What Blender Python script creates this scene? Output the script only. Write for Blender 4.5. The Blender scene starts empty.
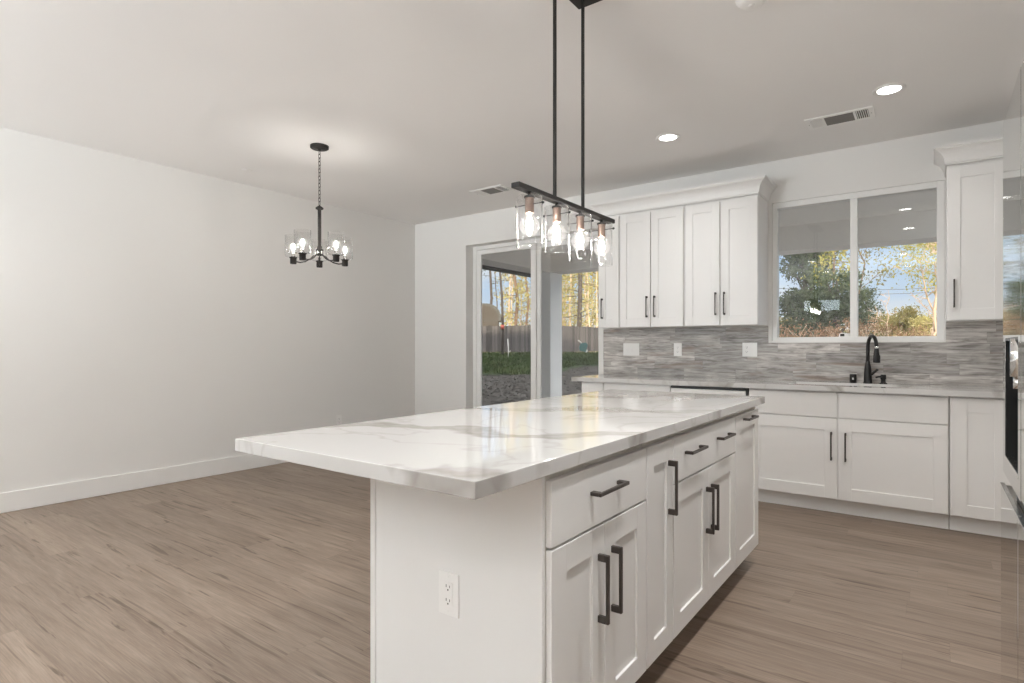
import bpy, bmesh, math, random
from mathutils import Vector, Matrix, noise as mnoise
S = bpy.context.scene
COL = S.collection
PI = math.pi

# ------------------------------------------------------------------ camera
H = 1.19
YAW = math.radians(36.18)
cd = bpy.data.cameras.new('camera')
cd.sensor_width = 36.0
cd.lens = 575.5 / 1024 * 36.0
cd.shift_y = 5.55 / 1024
cd.clip_start = 0.05
cd.clip_end = 600
cam = bpy.data.objects.new('camera', cd)
cam.location = (0, 0, H)
cam.rotation_euler = (PI / 2, 0, YAW)
COL.objects.link(cam)
S.camera = cam

# ------------------------------------------------------------------ world, sun, exposure
S.view_settings.view_transform = 'Standard'
S.view_settings.look = 'None'
S.view_settings.gamma = 1.0
S.view_settings.use_curve_mapping = False
S.view_settings.exposure = 0.0
S.cycles.use_denoising = True
S.cycles.max_bounces = 12
S.cycles.diffuse_bounces = 6
S.cycles.glossy_bounces = 6
S.cycles.transmission_bounces = 8
S.cycles.transparent_max_bounces = 32
S.cycles.sample_clamp_indirect = 20.0
S.cycles.caustics_reflective = False
S.cycles.caustics_refractive = False

w = bpy.data.worlds.new('sky')
S.world = w
w.use_nodes = True
nt = w.node_tree
nt.nodes.clear()
N = nt.nodes.new
out = N('ShaderNodeOutputWorld'); bg = N('ShaderNodeBackground')
tc = N('ShaderNodeTexCoord'); sep = N('ShaderNodeSeparateXYZ')
ramp = N('ShaderNodeValToRGB')
ramp.color_ramp.elements[0].position = 0.0
ramp.color_ramp.elements[0].color = (.80, .87, .95, 1)
ramp.color_ramp.elements[1].position = 0.55
ramp.color_ramp.elements[1].color = (4.2, 4.2, 4.25, 1)
e = ramp.color_ramp.elements.new(0.12); e.color = (.55, .73, .96, 1)
e = ramp.color_ramp.elements.new(0.26); e.color = (.48, .66, .94, 1)   # blue band above the trees, unseen overhead sky brightened to light the patio
mp = N('ShaderNodeMapping'); mp.inputs['Scale'].default_value = (3.0, 3.0, 9.0)
cl = N('ShaderNodeTexNoise'); cl.inputs['Scale'].default_value = 1.6; cl.inputs['Detail'].default_value = 6
cr = N('ShaderNodeValToRGB')
cr.color_ramp.elements[0].position = .50; cr.color_ramp.elements[0].color = (0, 0, 0, 1)
cr.color_ramp.elements[1].position = .72; cr.color_ramp.elements[1].color = (.8, .8, .8, 1)
mix = N('ShaderNodeMixRGB'); mix.inputs['Color2'].default_value = (.95, .95, .95, 1)
L = nt.links.new
L(tc.outputs['Generated'], sep.inputs[0]); L(sep.outputs['Z'], ramp.inputs['Fac'])
L(tc.outputs['Generated'], mp.inputs['Vector']); L(mp.outputs[0], cl.inputs['Vector'])
L(cl.outputs['Fac'], cr.inputs['Fac']); L(cr.outputs['Color'], mix.inputs['Fac'])
L(ramp.outputs['Color'], mix.inputs['Color1']); L(mix.outputs[0], bg.inputs['Color'])
bg.inputs['Strength'].default_value = 0.95
L(bg.outputs[0], out.inputs[0])

sd = bpy.data.lights.new('sun', 'SUN')
sd.energy = 6.0; sd.angle = math.radians(1.0); sd.color = (1.0, .88, .68)
sun = bpy.data.objects.new('sun', sd)
SUNDIR = Vector((.55, -.83, .14)).normalized()
sun.rotation_euler = SUNDIR.to_track_quat('Z', 'Y').to_euler()
sun.location = (20, -30, 30)
COL.objects.link(sun)

# fill lamps added outside the made-up windows; the entry lamp sits behind the transom
def area(name, loc, direction, sx, sy, power, color, spread=95):
    d = bpy.data.lights.new(name, 'AREA'); d.shape = 'RECTANGLE'; d.size = sx; d.size_y = sy
    d.energy = power; d.color = color; d.spread = math.radians(spread)
    o = bpy.data.objects.new(name, d); o.location = loc
    o.rotation_euler = Vector(direction).to_track_quat('-Z', 'Z').to_euler()
    COL.objects.link(o); return o
area('added_window_fill', (-5.62, -2.2, 1.55), (1, 0, .75), 3.3, 1.85, 85, (.90, .96, 1.0))
area('added_window_fill', (-4.15, -4.73, 1.55), (0, 1, .75), 2.0, 1.85, 195, (.90, .96, 1.0))
area('added_window_fill', (1.18, -2.2, 1.55), (-1, 0, .75), 2.6, 1.85, 140, (.90, .96, 1.0))
area('entry_daylight', (-2.115, -4.75, 2.17), (0, 1, 0), .84, .34, 1.6, (.80, .93, 1.0))

# ------------------------------------------------------------------ key sizes
W = 5.252          # back wall
XL = -5.393        # left wall
XR = .95           # right wall
YB = -4.5          # wall behind the camera
CE = 2.768         # ceiling
CT = .914          # counter top
WT = .19           # exterior wall thickness

# ------------------------------------------------------------------ material helpers
def new_mat(name):
    m = bpy.data.materials.new(name); m.use_nodes = True
    t = m.node_tree; t.nodes.clear()
    return m, t, t.nodes.new, t.links.new
def principled(t, color=(.8, .8, .8), rough=.5, metal=0.0, spec=.5):
    b = t.nodes.new('ShaderNodeBsdfPrincipled'); o = t.nodes.new('ShaderNodeOutputMaterial')
    b.inputs['Base Color'].default_value = (*color, 1); b.inputs['Roughness'].default_value = rough
    b.inputs['Metallic'].default_value = metal; b.inputs['Specular IOR Level'].default_value = spec
    t.links.new(b.outputs[0], o.inputs[0]); return b
def plain(name, color, rough=.5, metal=0.0, spec=.5, vary=.0, scale=8.0, bump=0.0, bscale=200.0):
    m, t, N, L = new_mat(name); b = principled(t, color, rough, metal, spec)
    tc = N('ShaderNodeTexCoord')
    nz = N('ShaderNodeTexNoise'); nz.inputs['Scale'].default_value = scale; nz.inputs['Detail'].default_value = 4
    L(tc.outputs['Object'], nz.inputs['Vector'])
    mr = N('ShaderNodeMapRange'); mr.inputs['To Min'].default_value = 1 - vary; mr.inputs['To Max'].default_value = 1 + vary
    L(nz.outputs['Fac'], mr.inputs['Value'])
    mx = N('ShaderNodeVectorMath'); mx.operation = 'SCALE'; mx.inputs[0].default_value = color
    L(mr.outputs[0], mx.inputs['Scale']); L(mx.outputs[0], b.inputs['Base Color'])
    if bump:
        n2 = N('ShaderNodeTexNoise'); n2.inputs['Scale'].default_value = bscale; n2.inputs['Detail'].default_value = 3
        L(tc.outputs['Object'], n2.inputs['Vector'])
        bp = N('ShaderNodeBump'); bp.inputs['Strength'].default_value = bump; bp.inputs['Distance'].default_value = .002
        L(n2.outputs['Fac'], bp.inputs['Height']); L(bp.outputs[0], b.inputs['Normal'])
    return m
def thin_glass(name, tint=(1, 1, 1), ior=1.45, rough=0.0, gain=1.0, haze=0.0, rim=0.0, glow=0.0):
    m, t, N, L = new_mat(name)
    o = N('ShaderNodeOutputMaterial'); tr = N('ShaderNodeBsdfTransparent'); tr.inputs[0].default_value = (*tint, 1)
    gl = N('ShaderNodeBsdfGlossy'); gl.inputs['Roughness'].default_value = rough
    lw = N('ShaderNodeLayerWeight'); lw.inputs['Blend'].default_value = .5
    r0 = ((ior - 1) / (ior + 1)) ** 2
    pw = N('ShaderNodeMath'); pw.operation = 'POWER'; pw.inputs[1].default_value = 5.0
    fr = N('ShaderNodeMath'); fr.operation = 'MULTIPLY_ADD'; fr.inputs[1].default_value = 1 - r0; fr.inputs[2].default_value = r0
    L(lw.outputs['Facing'], pw.inputs[0]); L(pw.outputs[0], fr.inputs[0])
    ml = N('ShaderNodeMath'); ml.operation = 'MULTIPLY'; ml.inputs[1].default_value = gain; ml.use_clamp = True
    mx = N('ShaderNodeMixShader')
    L(fr.outputs[0], ml.inputs[0]); L(ml.outputs[0], mx.inputs[0]); L(tr.outputs[0], mx.inputs[1]); L(gl.outputs[0], mx.inputs[2])
    last = mx.outputs[0]
    if haze:
        df = N('ShaderNodeBsdfTranslucent'); df.inputs[0].default_value = (.9, .9, .9, 1)
        m2 = N('ShaderNodeMixShader'); m2.inputs[0].default_value = haze
        L(last, m2.inputs[1]); L(df.outputs[0], m2.inputs[2]); last = m2.outputs[0]
    if rim:     # thick rolled glass scatters light along its edges
        df = N('ShaderNodeBsdfTranslucent'); df.inputs[0].default_value = (.95, .95, .95, 1)
        p3 = N('ShaderNodeMath'); p3.operation = 'POWER'; p3.inputs[1].default_value = 4.0
        m3 = N('ShaderNodeMath'); m3.operation = 'MULTIPLY'; m3.inputs[1].default_value = rim
        m2 = N('ShaderNodeMixShader'); L(lw.outputs['Facing'], p3.inputs[0]); L(p3.outputs[0], m3.inputs[0]); L(m3.outputs[0], m2.inputs[0])
        L(last, m2.inputs[1]); L(df.outputs[0], m2.inputs[2]); last = m2.outputs[0]
    if glow:    # the lit bulb's own glow
        em = N('ShaderNodeEmission'); em.inputs[0].default_value = (1, .97, .93, 1); em.inputs[1].default_value = 1.3
        m4 = N('ShaderNodeMixShader'); m4.inputs[0].default_value = glow
        L(last, m4.inputs[1]); L(em.outputs[0], m4.inputs[2]); last = m4.outputs[0]
    L(last, o.inputs[0]); return m
def emitter(name, color, strength):
    m, t, N, L = new_mat(name)
    o = N('ShaderNodeOutputMaterial'); em = N('ShaderNodeEmission')
    em.inputs[0].default_value = (*color, 1); em.inputs[1].default_value = strength
    L(em.outputs[0], o.inputs[0]); return m

def ramp_node(t, stops, interp='LINEAR'):
    r = t.nodes.new('ShaderNodeValToRGB'); cr = r.color_ramp; cr.interpolation = interp
    cr.elements[0].position = stops[0][0]; cr.elements[0].color = (*stops[0][1], 1)
    cr.elements[1].position = stops[-1][0]; cr.elements[1].color = (*stops[-1][1], 1)
    for p, c in stops[1:-1]:
        e = cr.elements.new(p); e.color = (*c, 1)
    return r
def g3(v): return (v, v, v)
def stretched(t, tc, scale, nscale, detail=6, rough=.6, dist=0.0):
    mp = t.nodes.new('ShaderNodeMapping'); mp.inputs['Scale'].default_value = scale
    nz = t.nodes.new('ShaderNodeTexNoise'); nz.inputs['Scale'].default_value = nscale
    nz.inputs['Detail'].default_value = detail; nz.inputs['Roughness'].default_value = rough; nz.inputs['Distortion'].default_value = dist
    t.links.new(tc, mp.inputs['Vector']); t.links.new(mp.outputs[0], nz.inputs['Vector'])
    return nz
def mixrgb(t, a, b, fac, mode='MIX'):
    m = t.nodes.new('ShaderNodeMixRGB'); m.blend_type = mode
    for s, v in (('Color1', a), ('Color2', b), ('Fac', fac)):
        if isinstance(v, (int, float)): m.inputs[s].default_value = v
        elif isinstance(v, tuple): m.inputs[s].default_value = (*v, 1)
        else: t.links.new(v, m.inputs[s])
    return m.outputs[0]
def math2(t, op, a, b=None, clamp=False):
    m = t.nodes.new('ShaderNodeMath'); m.operation = op; m.use_clamp = clamp
    for k, v in ((0, a), (1, b)):
        if v is None: continue
        if isinstance(v, (int, float)): m.inputs[k].default_value = v
        else: t.links.new(v, m.inputs[k])
    return m.outputs[0]

def plank_cells(t, vec, width, row, seed=0.0):
    """per-plank random numbers: rows of the given height, planks of the given width with a random offset per row.
    returns (random value 1, random value 2, distance-to-joint mask)"""
    sp = t.nodes.new('ShaderNodeSeparateXYZ'); t.links.new(vec, sp.inputs[0])
    v = math2(t, 'DIVIDE', sp.outputs['Y'], row)
    vi = math2(t, 'FLOOR', v); vf = math2(t, 'FRACT', v)
    wn = t.nodes.new('ShaderNodeTexWhiteNoise'); wn.noise_dimensions = '1D'
    t.links.new(math2(t, 'ADD', vi, seed + .5), wn.inputs['W'])
    u = math2(t, 'ADD', math2(t, 'DIVIDE', sp.outputs['X'], width), math2(t, 'MULTIPLY', wn.outputs['Value'], 7.0))
    ui = math2(t, 'FLOOR', u); uf = math2(t, 'FRACT', u)
    cb = t.nodes.new('ShaderNodeCombineXYZ')
    t.links.new(ui, cb.inputs[0]); t.links.new(vi, cb.inputs[1]); cb.inputs[2].default_value = seed
    w3 = t.nodes.new('ShaderNodeTexWhiteNoise'); w3.noise_dimensions = '3D'; t.links.new(cb.outputs[0], w3.inputs['Vector'])
    sc = t.nodes.new('ShaderNodeSeparateColor'); t.links.new(w3.outputs['Color'], sc.inputs[0])
    du = math2(t, 'MULTIPLY', math2(t, 'MINIMUM', uf, math2(t, 'SUBTRACT', 1.0, uf)), width)
    dv = math2(t, 'MULTIPLY', math2(t, 'MINIMUM', vf, math2(t, 'SUBTRACT', 1.0, vf)), row)
    return sc.outputs[0], sc.outputs[1], math2(t, 'MINIMUM', du, dv), cb.outputs[0]

# ------------------------------------------------------------------ materials
M = {}
M['wall'] = plain('wall_paint', (.80, .79, .77), .75, vary=.012, scale=1.5, bump=.10, bscale=160)
M['ceiling'] = plain('ceiling_paint', (.86, .845, .83), .85, vary=.012, scale=1.2, bump=.10, bscale=120)
M['trim'] = plain('trim_paint', (.82, .81, .79), .35, vary=.006)
M['cab'] = plain('cabinet_paint', (.81, .80, .785), .38, vary=.008, scale=5)
M['inside'] = plain('cabinet_carcass', (.66, .63, .58), .6, vary=.01)
M['handle'] = plain('dark_bronze', (.060, .049, .043), .42, .2, vary=.12, scale=40)
M['black'] = plain('matt_black_metal', (.018, .017, .017), .36, .3, vary=.1, scale=30)
M['bar'] = plain('oil_rubbed_black', (.016, .0135, .012), .5, .0, .35, vary=.1, scale=30)
M['bronze'] = plain('brushed_bronze', (.26, .185, .15), .38, .65, vary=.08, scale=60)
M['vinyl'] = plain('white_vinyl', (.84, .835, .82), .35, vary=.004)
M['plastic'] = plain('white_plastic', (.86, .85, .83), .3, vary=.004)
M['slot'] = plain('dark_slot', (.03, .03, .03), .6, vary=.1)
M['ventduct'] = plain('vent_duct_grey', (.10, .095, .09), .7, vary=.1)
M['ventdark'] = plain('vent_louver_grey', (.22, .21, .20), .6, vary=.1)
M['steel'] = plain('stainless_steel', (.64, .64, .63), .05, 1.0, vary=.02, scale=3)
M['steel_bright'] = plain('polished_steel', (.80, .80, .79), .15, 1.0, vary=.02)
M['fridge_side'] = plain('fridge_side_grey', (.25, .25, .25), .4, .3, vary=.03)
M['disp'] = plain('dispenser_black', (.018, .018, .018), .25, vary=.1)
M['glass'] = thin_glass('window_glass', (.97, .975, .97), 1.45, 0, 1.25)
M['shade'] = thin_glass('clear_shade_glass', (.985, .985, .985), 1.5, 0.02, 1.0, .0, .012)
M['bulbglass'] = thin_glass('bulb_glass', (.99, .98, .96), 1.45, 0.0, .15, 0, 0, .28)
M['filament'] = emitter('glowing_filament', (1.0, .965, .92), 430.0)
M['filament2'] = emitter('glowing_chandelier_filament', (1.0, .965, .92), 500.0)
M['can'] = emitter('lit_downlight', (1.0, .98, .95), 24.0)

def floor_mat():
    m, t, N, L = new_mat('oak_plank_floor'); b = principled(t, rough=.42, spec=.4)
    tc = N('ShaderNodeTexCoord')
    r1, r2, joint, cid = plank_cells(t, tc.outputs['Object'], 1.50, .182, 3.0)
    off = N('ShaderNodeVectorMath'); off.operation = 'MULTIPLY_ADD'
    L(cid, off.inputs[0]); off.inputs[1].default_value = (3.7, 0.0, 9.1); L(tc.outputs['Object'], off.inputs[2])
    g = stretched(t, off.outputs[0], (1.0, 14, 1), 2.2, 8, .65, .4)
    fine = stretched(t, off.outputs[0], (2.0, 60, 1), 3.0, 5, .7)
    broad = stretched(t, off.outputs[0], (.8, 5, 1), 1.3, 4, .55, .8)
    base = ramp_node(t, [(.25, (.145, .105, .079)), (.45, (.232, .175, .135)), (.62, (.298, .233, .184)), (.8, (.352, .283, .228))])
    L(math2(t, 'ADD', math2(t, 'MULTIPLY', g.outputs['Fac'], .55), math2(t, 'MULTIPLY', broad.outputs['Fac'], .45)), base.inputs['Fac'])
    fr = ramp_node(t, [(.3, g3(.78)), (.7, g3(1.18))]); L(fine.outputs['Fac'], fr.inputs['Fac'])
    c = mixrgb(t, base.outputs[0], fr.outputs[0], 1.0, 'MULTIPLY')
    tone = ramp_node(t, [(0, (.88, .87, .86)), (.5, (1, 1, 1)), (1, (1.10, 1.10, 1.09))]); L(r1, tone.inputs['Fac'])
    c = mixrgb(t, c, tone.outputs[0], 1.0, 'MULTIPLY')
    # dark mineral streaks and little knots
    st = stretched(t, off.outputs[0], (.95, 13, 1), 1.9, 4, .6, .5)
    sr = ramp_node(t, [(.600, g3(0)), (.665, g3(1))]); L(st.outputs['Fac'], sr.inputs['Fac'])
    c = mixrgb(t, c, (.085, .055, .036), math2(t, 'MULTIPLY', sr.outputs[0], .8))
    st2 = stretched(t, off.outputs[0], (.55, 22, 1), 1.9, 3, .5, .3)
    sr2 = ramp_node(t, [(.595, g3(0)), (.67, g3(1))]); L(st2.outputs['Fac'], sr2.inputs['Fac'])
    c = mixrgb(t, c, (.12, .082, .056), math2(t, 'MULTIPLY', sr2.outputs[0], .65))
    jr = ramp_node(t, [(.0, g3(.82)), (.5, g3(1.0))]); L(math2(t, 'MULTIPLY', joint, 300.0), jr.inputs['Fac'])
    c = mixrgb(t, c, jr.outputs[0], 1.0, 'MULTIPLY')
    L(c, b.inputs['Base Color'])
    bp = N('ShaderNodeBump'); bp.inputs['Strength'].default_value = .15; bp.inputs['Distance'].default_value = .001
    L(fine.outputs['Fac'], bp.inputs['Height']); L(bp.outputs[0], b.inputs['Normal'])
    return m
M['floor'] = floor_mat()

def quartz_mat(name, rot, off, wide=True):
    m, t, N, L = new_mat(name); b = principled(t, rough=.05, spec=.5)
    tc = N('ShaderNodeTexCoord')
    mp = N('ShaderNodeMapping'); mp.inputs['Rotation'].default_value = (0, 0, rot); mp.inputs['Location'].default_value = off
    L(tc.outputs['Object'], mp.inputs['Vector'])
    wp = N('ShaderNodeTexNoise'); wp.inputs['Scale'].default_value = 1.5; wp.inputs['Detail'].default_value = 5; wp.inputs['Roughness'].default_value = .55
    L(mp.outputs[0], wp.inputs['Vector'])
    ad = N('ShaderNodeVectorMath'); ad.operation = 'MULTIPLY_ADD'
    L(wp.outputs['Color'], ad.inputs[0]); ad.inputs[1].default_value = (.9, .9, .9); L(mp.outputs[0], ad.inputs[2])
    wv = N('ShaderNodeTexWave'); wv.wave_type = 'BANDS'; wv.bands_direction = 'X'
    wv.inputs['Scale'].default_value = .42; wv.inputs['Distortion'].default_value = 3.5; wv.inputs['Detail'].default_value = 3; wv.inputs['Detail Scale'].default_value = 1.2
    L(ad.outputs[0], wv.inputs['Vector'])
    v1 = ramp_node(t, [(.86, g3(0)), (.94, g3(.75)), (.985, g3(1)), (1, g3(.7))]); L(wv.outputs['Fac'], v1.inputs['Fac'])
    brk = N('ShaderNodeTexNoise'); brk.inputs['Scale'].default_value = 2.2; brk.inputs['Detail'].default_value = 4; L(mp.outputs[0], brk.inputs['Vector'])
    br = ramp_node(t, [(.33, g3(.15)), (.52, g3(1))]); L(brk.outputs['Fac'], br.inputs['Fac'])
    vein = math2(t, 'MULTIPLY', v1.outputs[0], br.outputs[0])
    n2 = N('ShaderNodeTexNoise'); n2.inputs['Scale'].default_value = 1.1; n2.inputs['Detail'].default_value = 7; n2.inputs['Distortion'].default_value = 1.2
    L(mp.outputs[0], n2.inputs['Vector'])
    v2 = ramp_node(t, [(.485, g3(0)), (.5, g3(.45)), (.515, g3(0))]); L(n2.outputs['Fac'], v2.inputs['Fac'])
    c = mixrgb(t, (.61, .60, .588), (.33, .305, .28), math2(t, 'MULTIPLY', vein, .9))
    c = mixrgb(t, c, (.44, .42, .395), v2.outputs[0])
    L(c, b.inputs['Base Color'])
    return m
M['quartz'] = quartz_mat('veined_quartz', math.radians(62), (.35, .2, 0))
M['quartz2'] = quartz_mat('veined_quartz_run', math.radians(40), (4.1, 1.3, 0))

def backsplash_mat():
    m, t, N, L = new_mat('wood_look_tile'); b = principled(t, rough=.4, spec=.45)
    tc = N('ShaderNodeTexCoord')
    sp = N('ShaderNodeSeparateXYZ'); L(tc.outputs['Object'], sp.inputs[0])
    cb = N('ShaderNodeCombineXYZ'); L(sp.outputs['X'], cb.inputs[0]); L(sp.outputs['Z'], cb.inputs[1])
    r1, r2, joint, cid = plank_cells(t, cb.outputs[0], .46, .0762, 11.0)
    off = N('ShaderNodeVectorMath'); off.operation = 'MULTIPLY_ADD'
    L(cid, off.inputs[0]); off.inputs[1].default_value = (5.3, 2.9, 7.7); L(cb.outputs[0], off.inputs[2])
    g = stretched(t, off.outputs[0], (2.2, 24, 1), 1.5, 8, .62, 1.2)
    bl = stretched(t, off.outputs[0], (2.0, 8, 1), 1.6, 6, .62, 1.8)
    base = ramp_node(t, [(.30, (.10, .09, .085)), (.41, (.25, .235, .22)), (.50, (.42, .40, .385)), (.60, (.58, .565, .545)), (.75, (.72, .70, .68))])
    L(math2(t, 'ADD', math2(t, 'MULTIPLY', g.outputs['Fac'], .6), math2(t, 'MULTIPLY', bl.outputs['Fac'], .4)), base.inputs['Fac'])
    tone = ramp_node(t, [(0, (.78, .77, .76)), (.5, (1.0, .99, .97)), (1, (1.3, 1.28, 1.26))]); L(r1, tone.inputs['Fac'])
    c = mixrgb(t, base.outputs[0], tone.outputs[0], 1.0, 'MULTIPLY')
    bn = stretched(t, off.outputs[0], (2.0, 14, 1), 1.3, 3, .5, .5)
    bnr = ramp_node(t, [(.52, g3(0)), (.66, g3(.55))]); L(bn.outputs['Fac'], bnr.inputs['Fac'])
    c = mixrgb(t, c, (.23, .155, .115), math2(t, 'MULTIPLY', bnr.outputs[0], math2(t, 'GREATER_THAN', r2, .55)))
    jr = ramp_node(t, [(.0, g3(.72)), (.5, g3(1.0))]); L(math2(t, 'MULTIPLY', joint, 330.0), jr.inputs['Fac'])
    c = mixrgb(t, c, jr.outputs[0], 1.0, 'MULTIPLY')
    L(c, b.inputs['Base Color']); return m
M['tile'] = backsplash_mat()

# outdoor materials
M['patio'] = plain('patio_concrete', (.55, .53, .50), .85, vary=.06, bump=.2, bscale=60)
M['stucco'] = plain('pale_stucco', (.84, .84, .83), .85, vary=.03, bump=.2, bscale=90)
M['soffit'] = plain('patio_soffit_paint', (.82, .79, .75), .85, vary=.02)
M['fascia'] = plain('dark_fascia', (.05, .05, .05), .6, vary=.1)
M['roof'] = plain('roof_shingle', (.16, .15, .14), .9, vary=.1)
def ground_mat(name, stops, s1=6.0, s2=40.0):
    m, t, N, L = new_mat(name); b = principled(t, rough=.95, spec=.1)
    tc = N('ShaderNodeTexCoord')
    a = N('ShaderNodeTexNoise'); a.inputs['Scale'].default_value = s1; a.inputs['Detail'].default_value = 8; a.inputs['Roughness'].default_value = .75
    L(tc.outputs['Object'], a.inputs['Vector'])
    r = ramp_node(t, stops); L(a.outputs['Fac'], r.inputs['Fac']); L(r.outputs[0], b.inputs['Base Color'])
    return m
M['mulch'] = ground_mat('bark_mulch', [(.3, (.010, .009, .008)), (.48, (.032, .028, .025)), (.6, (.075, .068, .063)), (.75, (.15, .14, .13))], 3.0)
M['lawn'] = ground_mat('lawn_grass', [(.3, (.010, .017, .007)), (.5, (.022, .037, .014)), (.7, (.045, .058, .024))], 1.6)
M['duff'] = ground_mat('forest_floor', [(.3, (.10, .07, .04)), (.5, (.22, .16, .09)), (.7, (.32, .25, .15))], .8)
M['chips'] = ground_mat('bark_chip_pieces', [(.35, (.016, .014, .013)), (.5, (.05, .046, .042)), (.6, (.16, .15, .14)), (.75, (.30, .285, .27))], 9.0)
M['blades'] = ground_mat('grass_blade_green', [(.35, (.008, .016, .006)), (.5, (.032, .052, .018)), (.65, (.085, .10, .038))], .8)
def fence_mat():
    m, t, N, L = new_mat('weathered_fence_boards'); b = principled(t, rough=.85, spec=.2)
    tc = N('ShaderNodeTexCoord')
    r1, r2, joint, cid = plank_cells(t, tc.outputs['Object'], .145, 30.0, 5.0)
    g = stretched(t, tc.outputs['Object'], (9, 9, .7), 2.0, 6, .6)
    r = ramp_node(t, [(.25, (.055, .050, .048)), (.75, (.15, .135, .13))])
    L(math2(t, 'ADD', math2(t, 'MULTIPLY', g.outputs['Fac'], .5), math2(t, 'MULTIPLY', r1, .5)), r.inputs['Fac'])
    L(r.outputs[0], b.inputs['Base Color']); return m
M['fence'] = fence_mat()
M['post'] = plain('fence_post_wood', (.05, .043, .040), .85, vary=.2)
def leaf_mat(name, a, c, trans=.35):
    m, t, N, L = new_mat(name)
    o = N('ShaderNodeOutputMaterial'); df = N('ShaderNodeBsdfDiffuse'); tl = N('ShaderNodeBsdfTranslucent'); mx = N('ShaderNodeMixShader')
    tc = N('ShaderNodeTexCoord'); nz = N('ShaderNodeTexNoise'); nz.inputs['Scale'].default_value = 2.6; nz.inputs['Detail'].default_value = 8; nz.inputs['Roughness'].default_value = .75
    L(tc.outputs['Object'], nz.inputs['Vector'])
    r = ramp_node(t, [(.36, a), (.62, c)]); L(nz.outputs['Fac'], r.inputs['Fac'])
    L(r.outputs[0], df.inputs[0]); L(r.outputs[0], tl.inputs[0]); mx.inputs[0].default_value = trans
    L(df.outputs[0], mx.inputs[1]); L(tl.outputs[0], mx.inputs[2]); L(mx.outputs[0], o.inputs[0]); return m
M['leaf_gold'] = leaf_mat('golden_pine_needles', (.20, .19, .06), (.64, .56, .25))
M['leaf_dark'] = leaf_mat('dark_evergreen_needles', (.014, .026, .016), (.13, .16, .085), .2)
M['leaf_olive'] = leaf_mat('olive_foliage', (.10, .11, .035), (.34, .28, .11))
M['leaf_lime'] = leaf_mat('yellow_green_foliage', (.20, .22, .04), (.55, .48, .15))
M['twig'] = leaf_mat('dry_rust_twigs', (.10, .055, .032), (.50, .31, .18), .2)
M['bark_dark'] = plain('dark_bark', (.075, .06, .052), .9, vary=.35, scale=3)
M['bark_brown'] = plain('brown_bark', (.19, .125, .085), .9, vary=.35, scale=3)
M['bark_pale'] = plain('pale_bark', (.62, .46, .33), .85, vary=.3, scale=3)
M['camper'] = plain('tan_camper_shell', (.036, .024, .014), .6, vary=.05)
M['camper_trim'] = plain('dark_camper_trim', (.012, .011, .010), .5, vary=.1)
M['teal'] = plain('teal_plastic', (.05, .12, .115), .45, vary=.1)
M['stake'] = plain('pale_stake', (.62, .6, .56), .7, vary=.05)
M['ribbon'] = plain('red_ribbon', (.5, .10, .07), .7, vary=.05)
M['cable'] = plain('power_cable', (.06, .055, .055), .6, vary=.05)

# ------------------------------------------------------------------ mesh helpers
def BM(): return bmesh.new()
def box(bm, x0, x1, y0, y1, z0, z1, bev=0.0, seg=1):
    x0, x1 = min(x0, x1), max(x0, x1); y0, y1 = min(y0, y1), max(y0, y1); z0, z1 = min(z0, z1), max(z0, z1)
    vs = [bm.verts.new(p) for p in ((x0, y0, z0), (x1, y0, z0), (x1, y1, z0), (x0, y1, z0), (x0, y0, z1), (x1, y0, z1), (x1, y1, z1), (x0, y1, z1))]
    fs = [bm.faces.new([vs[i] for i in f]) for f in ((0, 3, 2, 1), (4, 5, 6, 7), (0, 1, 5, 4), (1, 2, 6, 5), (2, 3, 7, 6), (3, 0, 4, 7))]
    if bev > 0:
        es = list({e for f in fs for e in f.edges})
        bmesh.ops.bevel(bm, geom=es, offset=bev, segments=seg, affect='EDGES', profile=.5)
    return vs
def mbox(bm, Mf, u0, u1, v0, v1, w0, w1, bev=0.0):
    a = Mf(u0, v0, w0); b = Mf(u1, v1, w1)
    box(bm, a[0], b[0], a[1], b[1], a[2], b[2], bev)
def ring_frame(axis):
    a = Vector(axis).normalized()
    h = Vector((0, 0, 1)) if abs(a.z) < .9 else Vector((1, 0, 0))
    u = a.cross(h).normalized(); v = a.cross(u).normalized()
    return a, u, v
def cyl(bm, p0, p1, r0, r1=None, seg=16, cap=True):
    p0, p1 = Vector(p0), Vector(p1); r1 = r0 if r1 is None else r1
    a, u, v = ring_frame(p1 - p0)
    A = [bm.verts.new(p0 + r0 * (math.cos(2 * PI * i / seg) * u + math.sin(2 * PI * i / seg) * v)) for i in range(seg)]
    B = [bm.verts.new(p1 + r1 * (math.cos(2 * PI * i / seg) * u + math.sin(2 * PI * i / seg) * v)) for i in range(seg)]
    for i in range(seg):
        f = bm.faces.new((A[i], B[i], B[(i + 1) % seg], A[(i + 1) % seg])); f.smooth = True
    if cap:
        bm.faces.new(A); bm.faces.new(B[::-1])
def lathe(bm, c, prof, seg=24, closed=False):
    """prof: list of (r, z) relative to c, turned about z"""
    rings = []
    for r, z in prof:
        if r < 1e-6: rings.append([bm.verts.new((c[0], c[1], c[2] + z))])
        else: rings.append([bm.verts.new((c[0] + r * math.cos(2 * PI * i / seg), c[1] + r * math.sin(2 * PI * i / seg), c[2] + z)) for i in range(seg)])
    pairs = list(zip(rings, rings[1:]))
    if closed: pairs.append((rings[-1], rings[0]))
    for A, B in pairs:
        for i in range(seg):
            j = (i + 1) % seg
            if len(A) == 1 and len(B) == 1: continue
            q = [A[0], B[j], B[i]] if len(A) == 1 else ([A[i], A[j], B[0]] if len(B) == 1 else [A[i], A[j], B[j], B[i]])
            f = bm.faces.new(q); f.smooth = True
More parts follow.
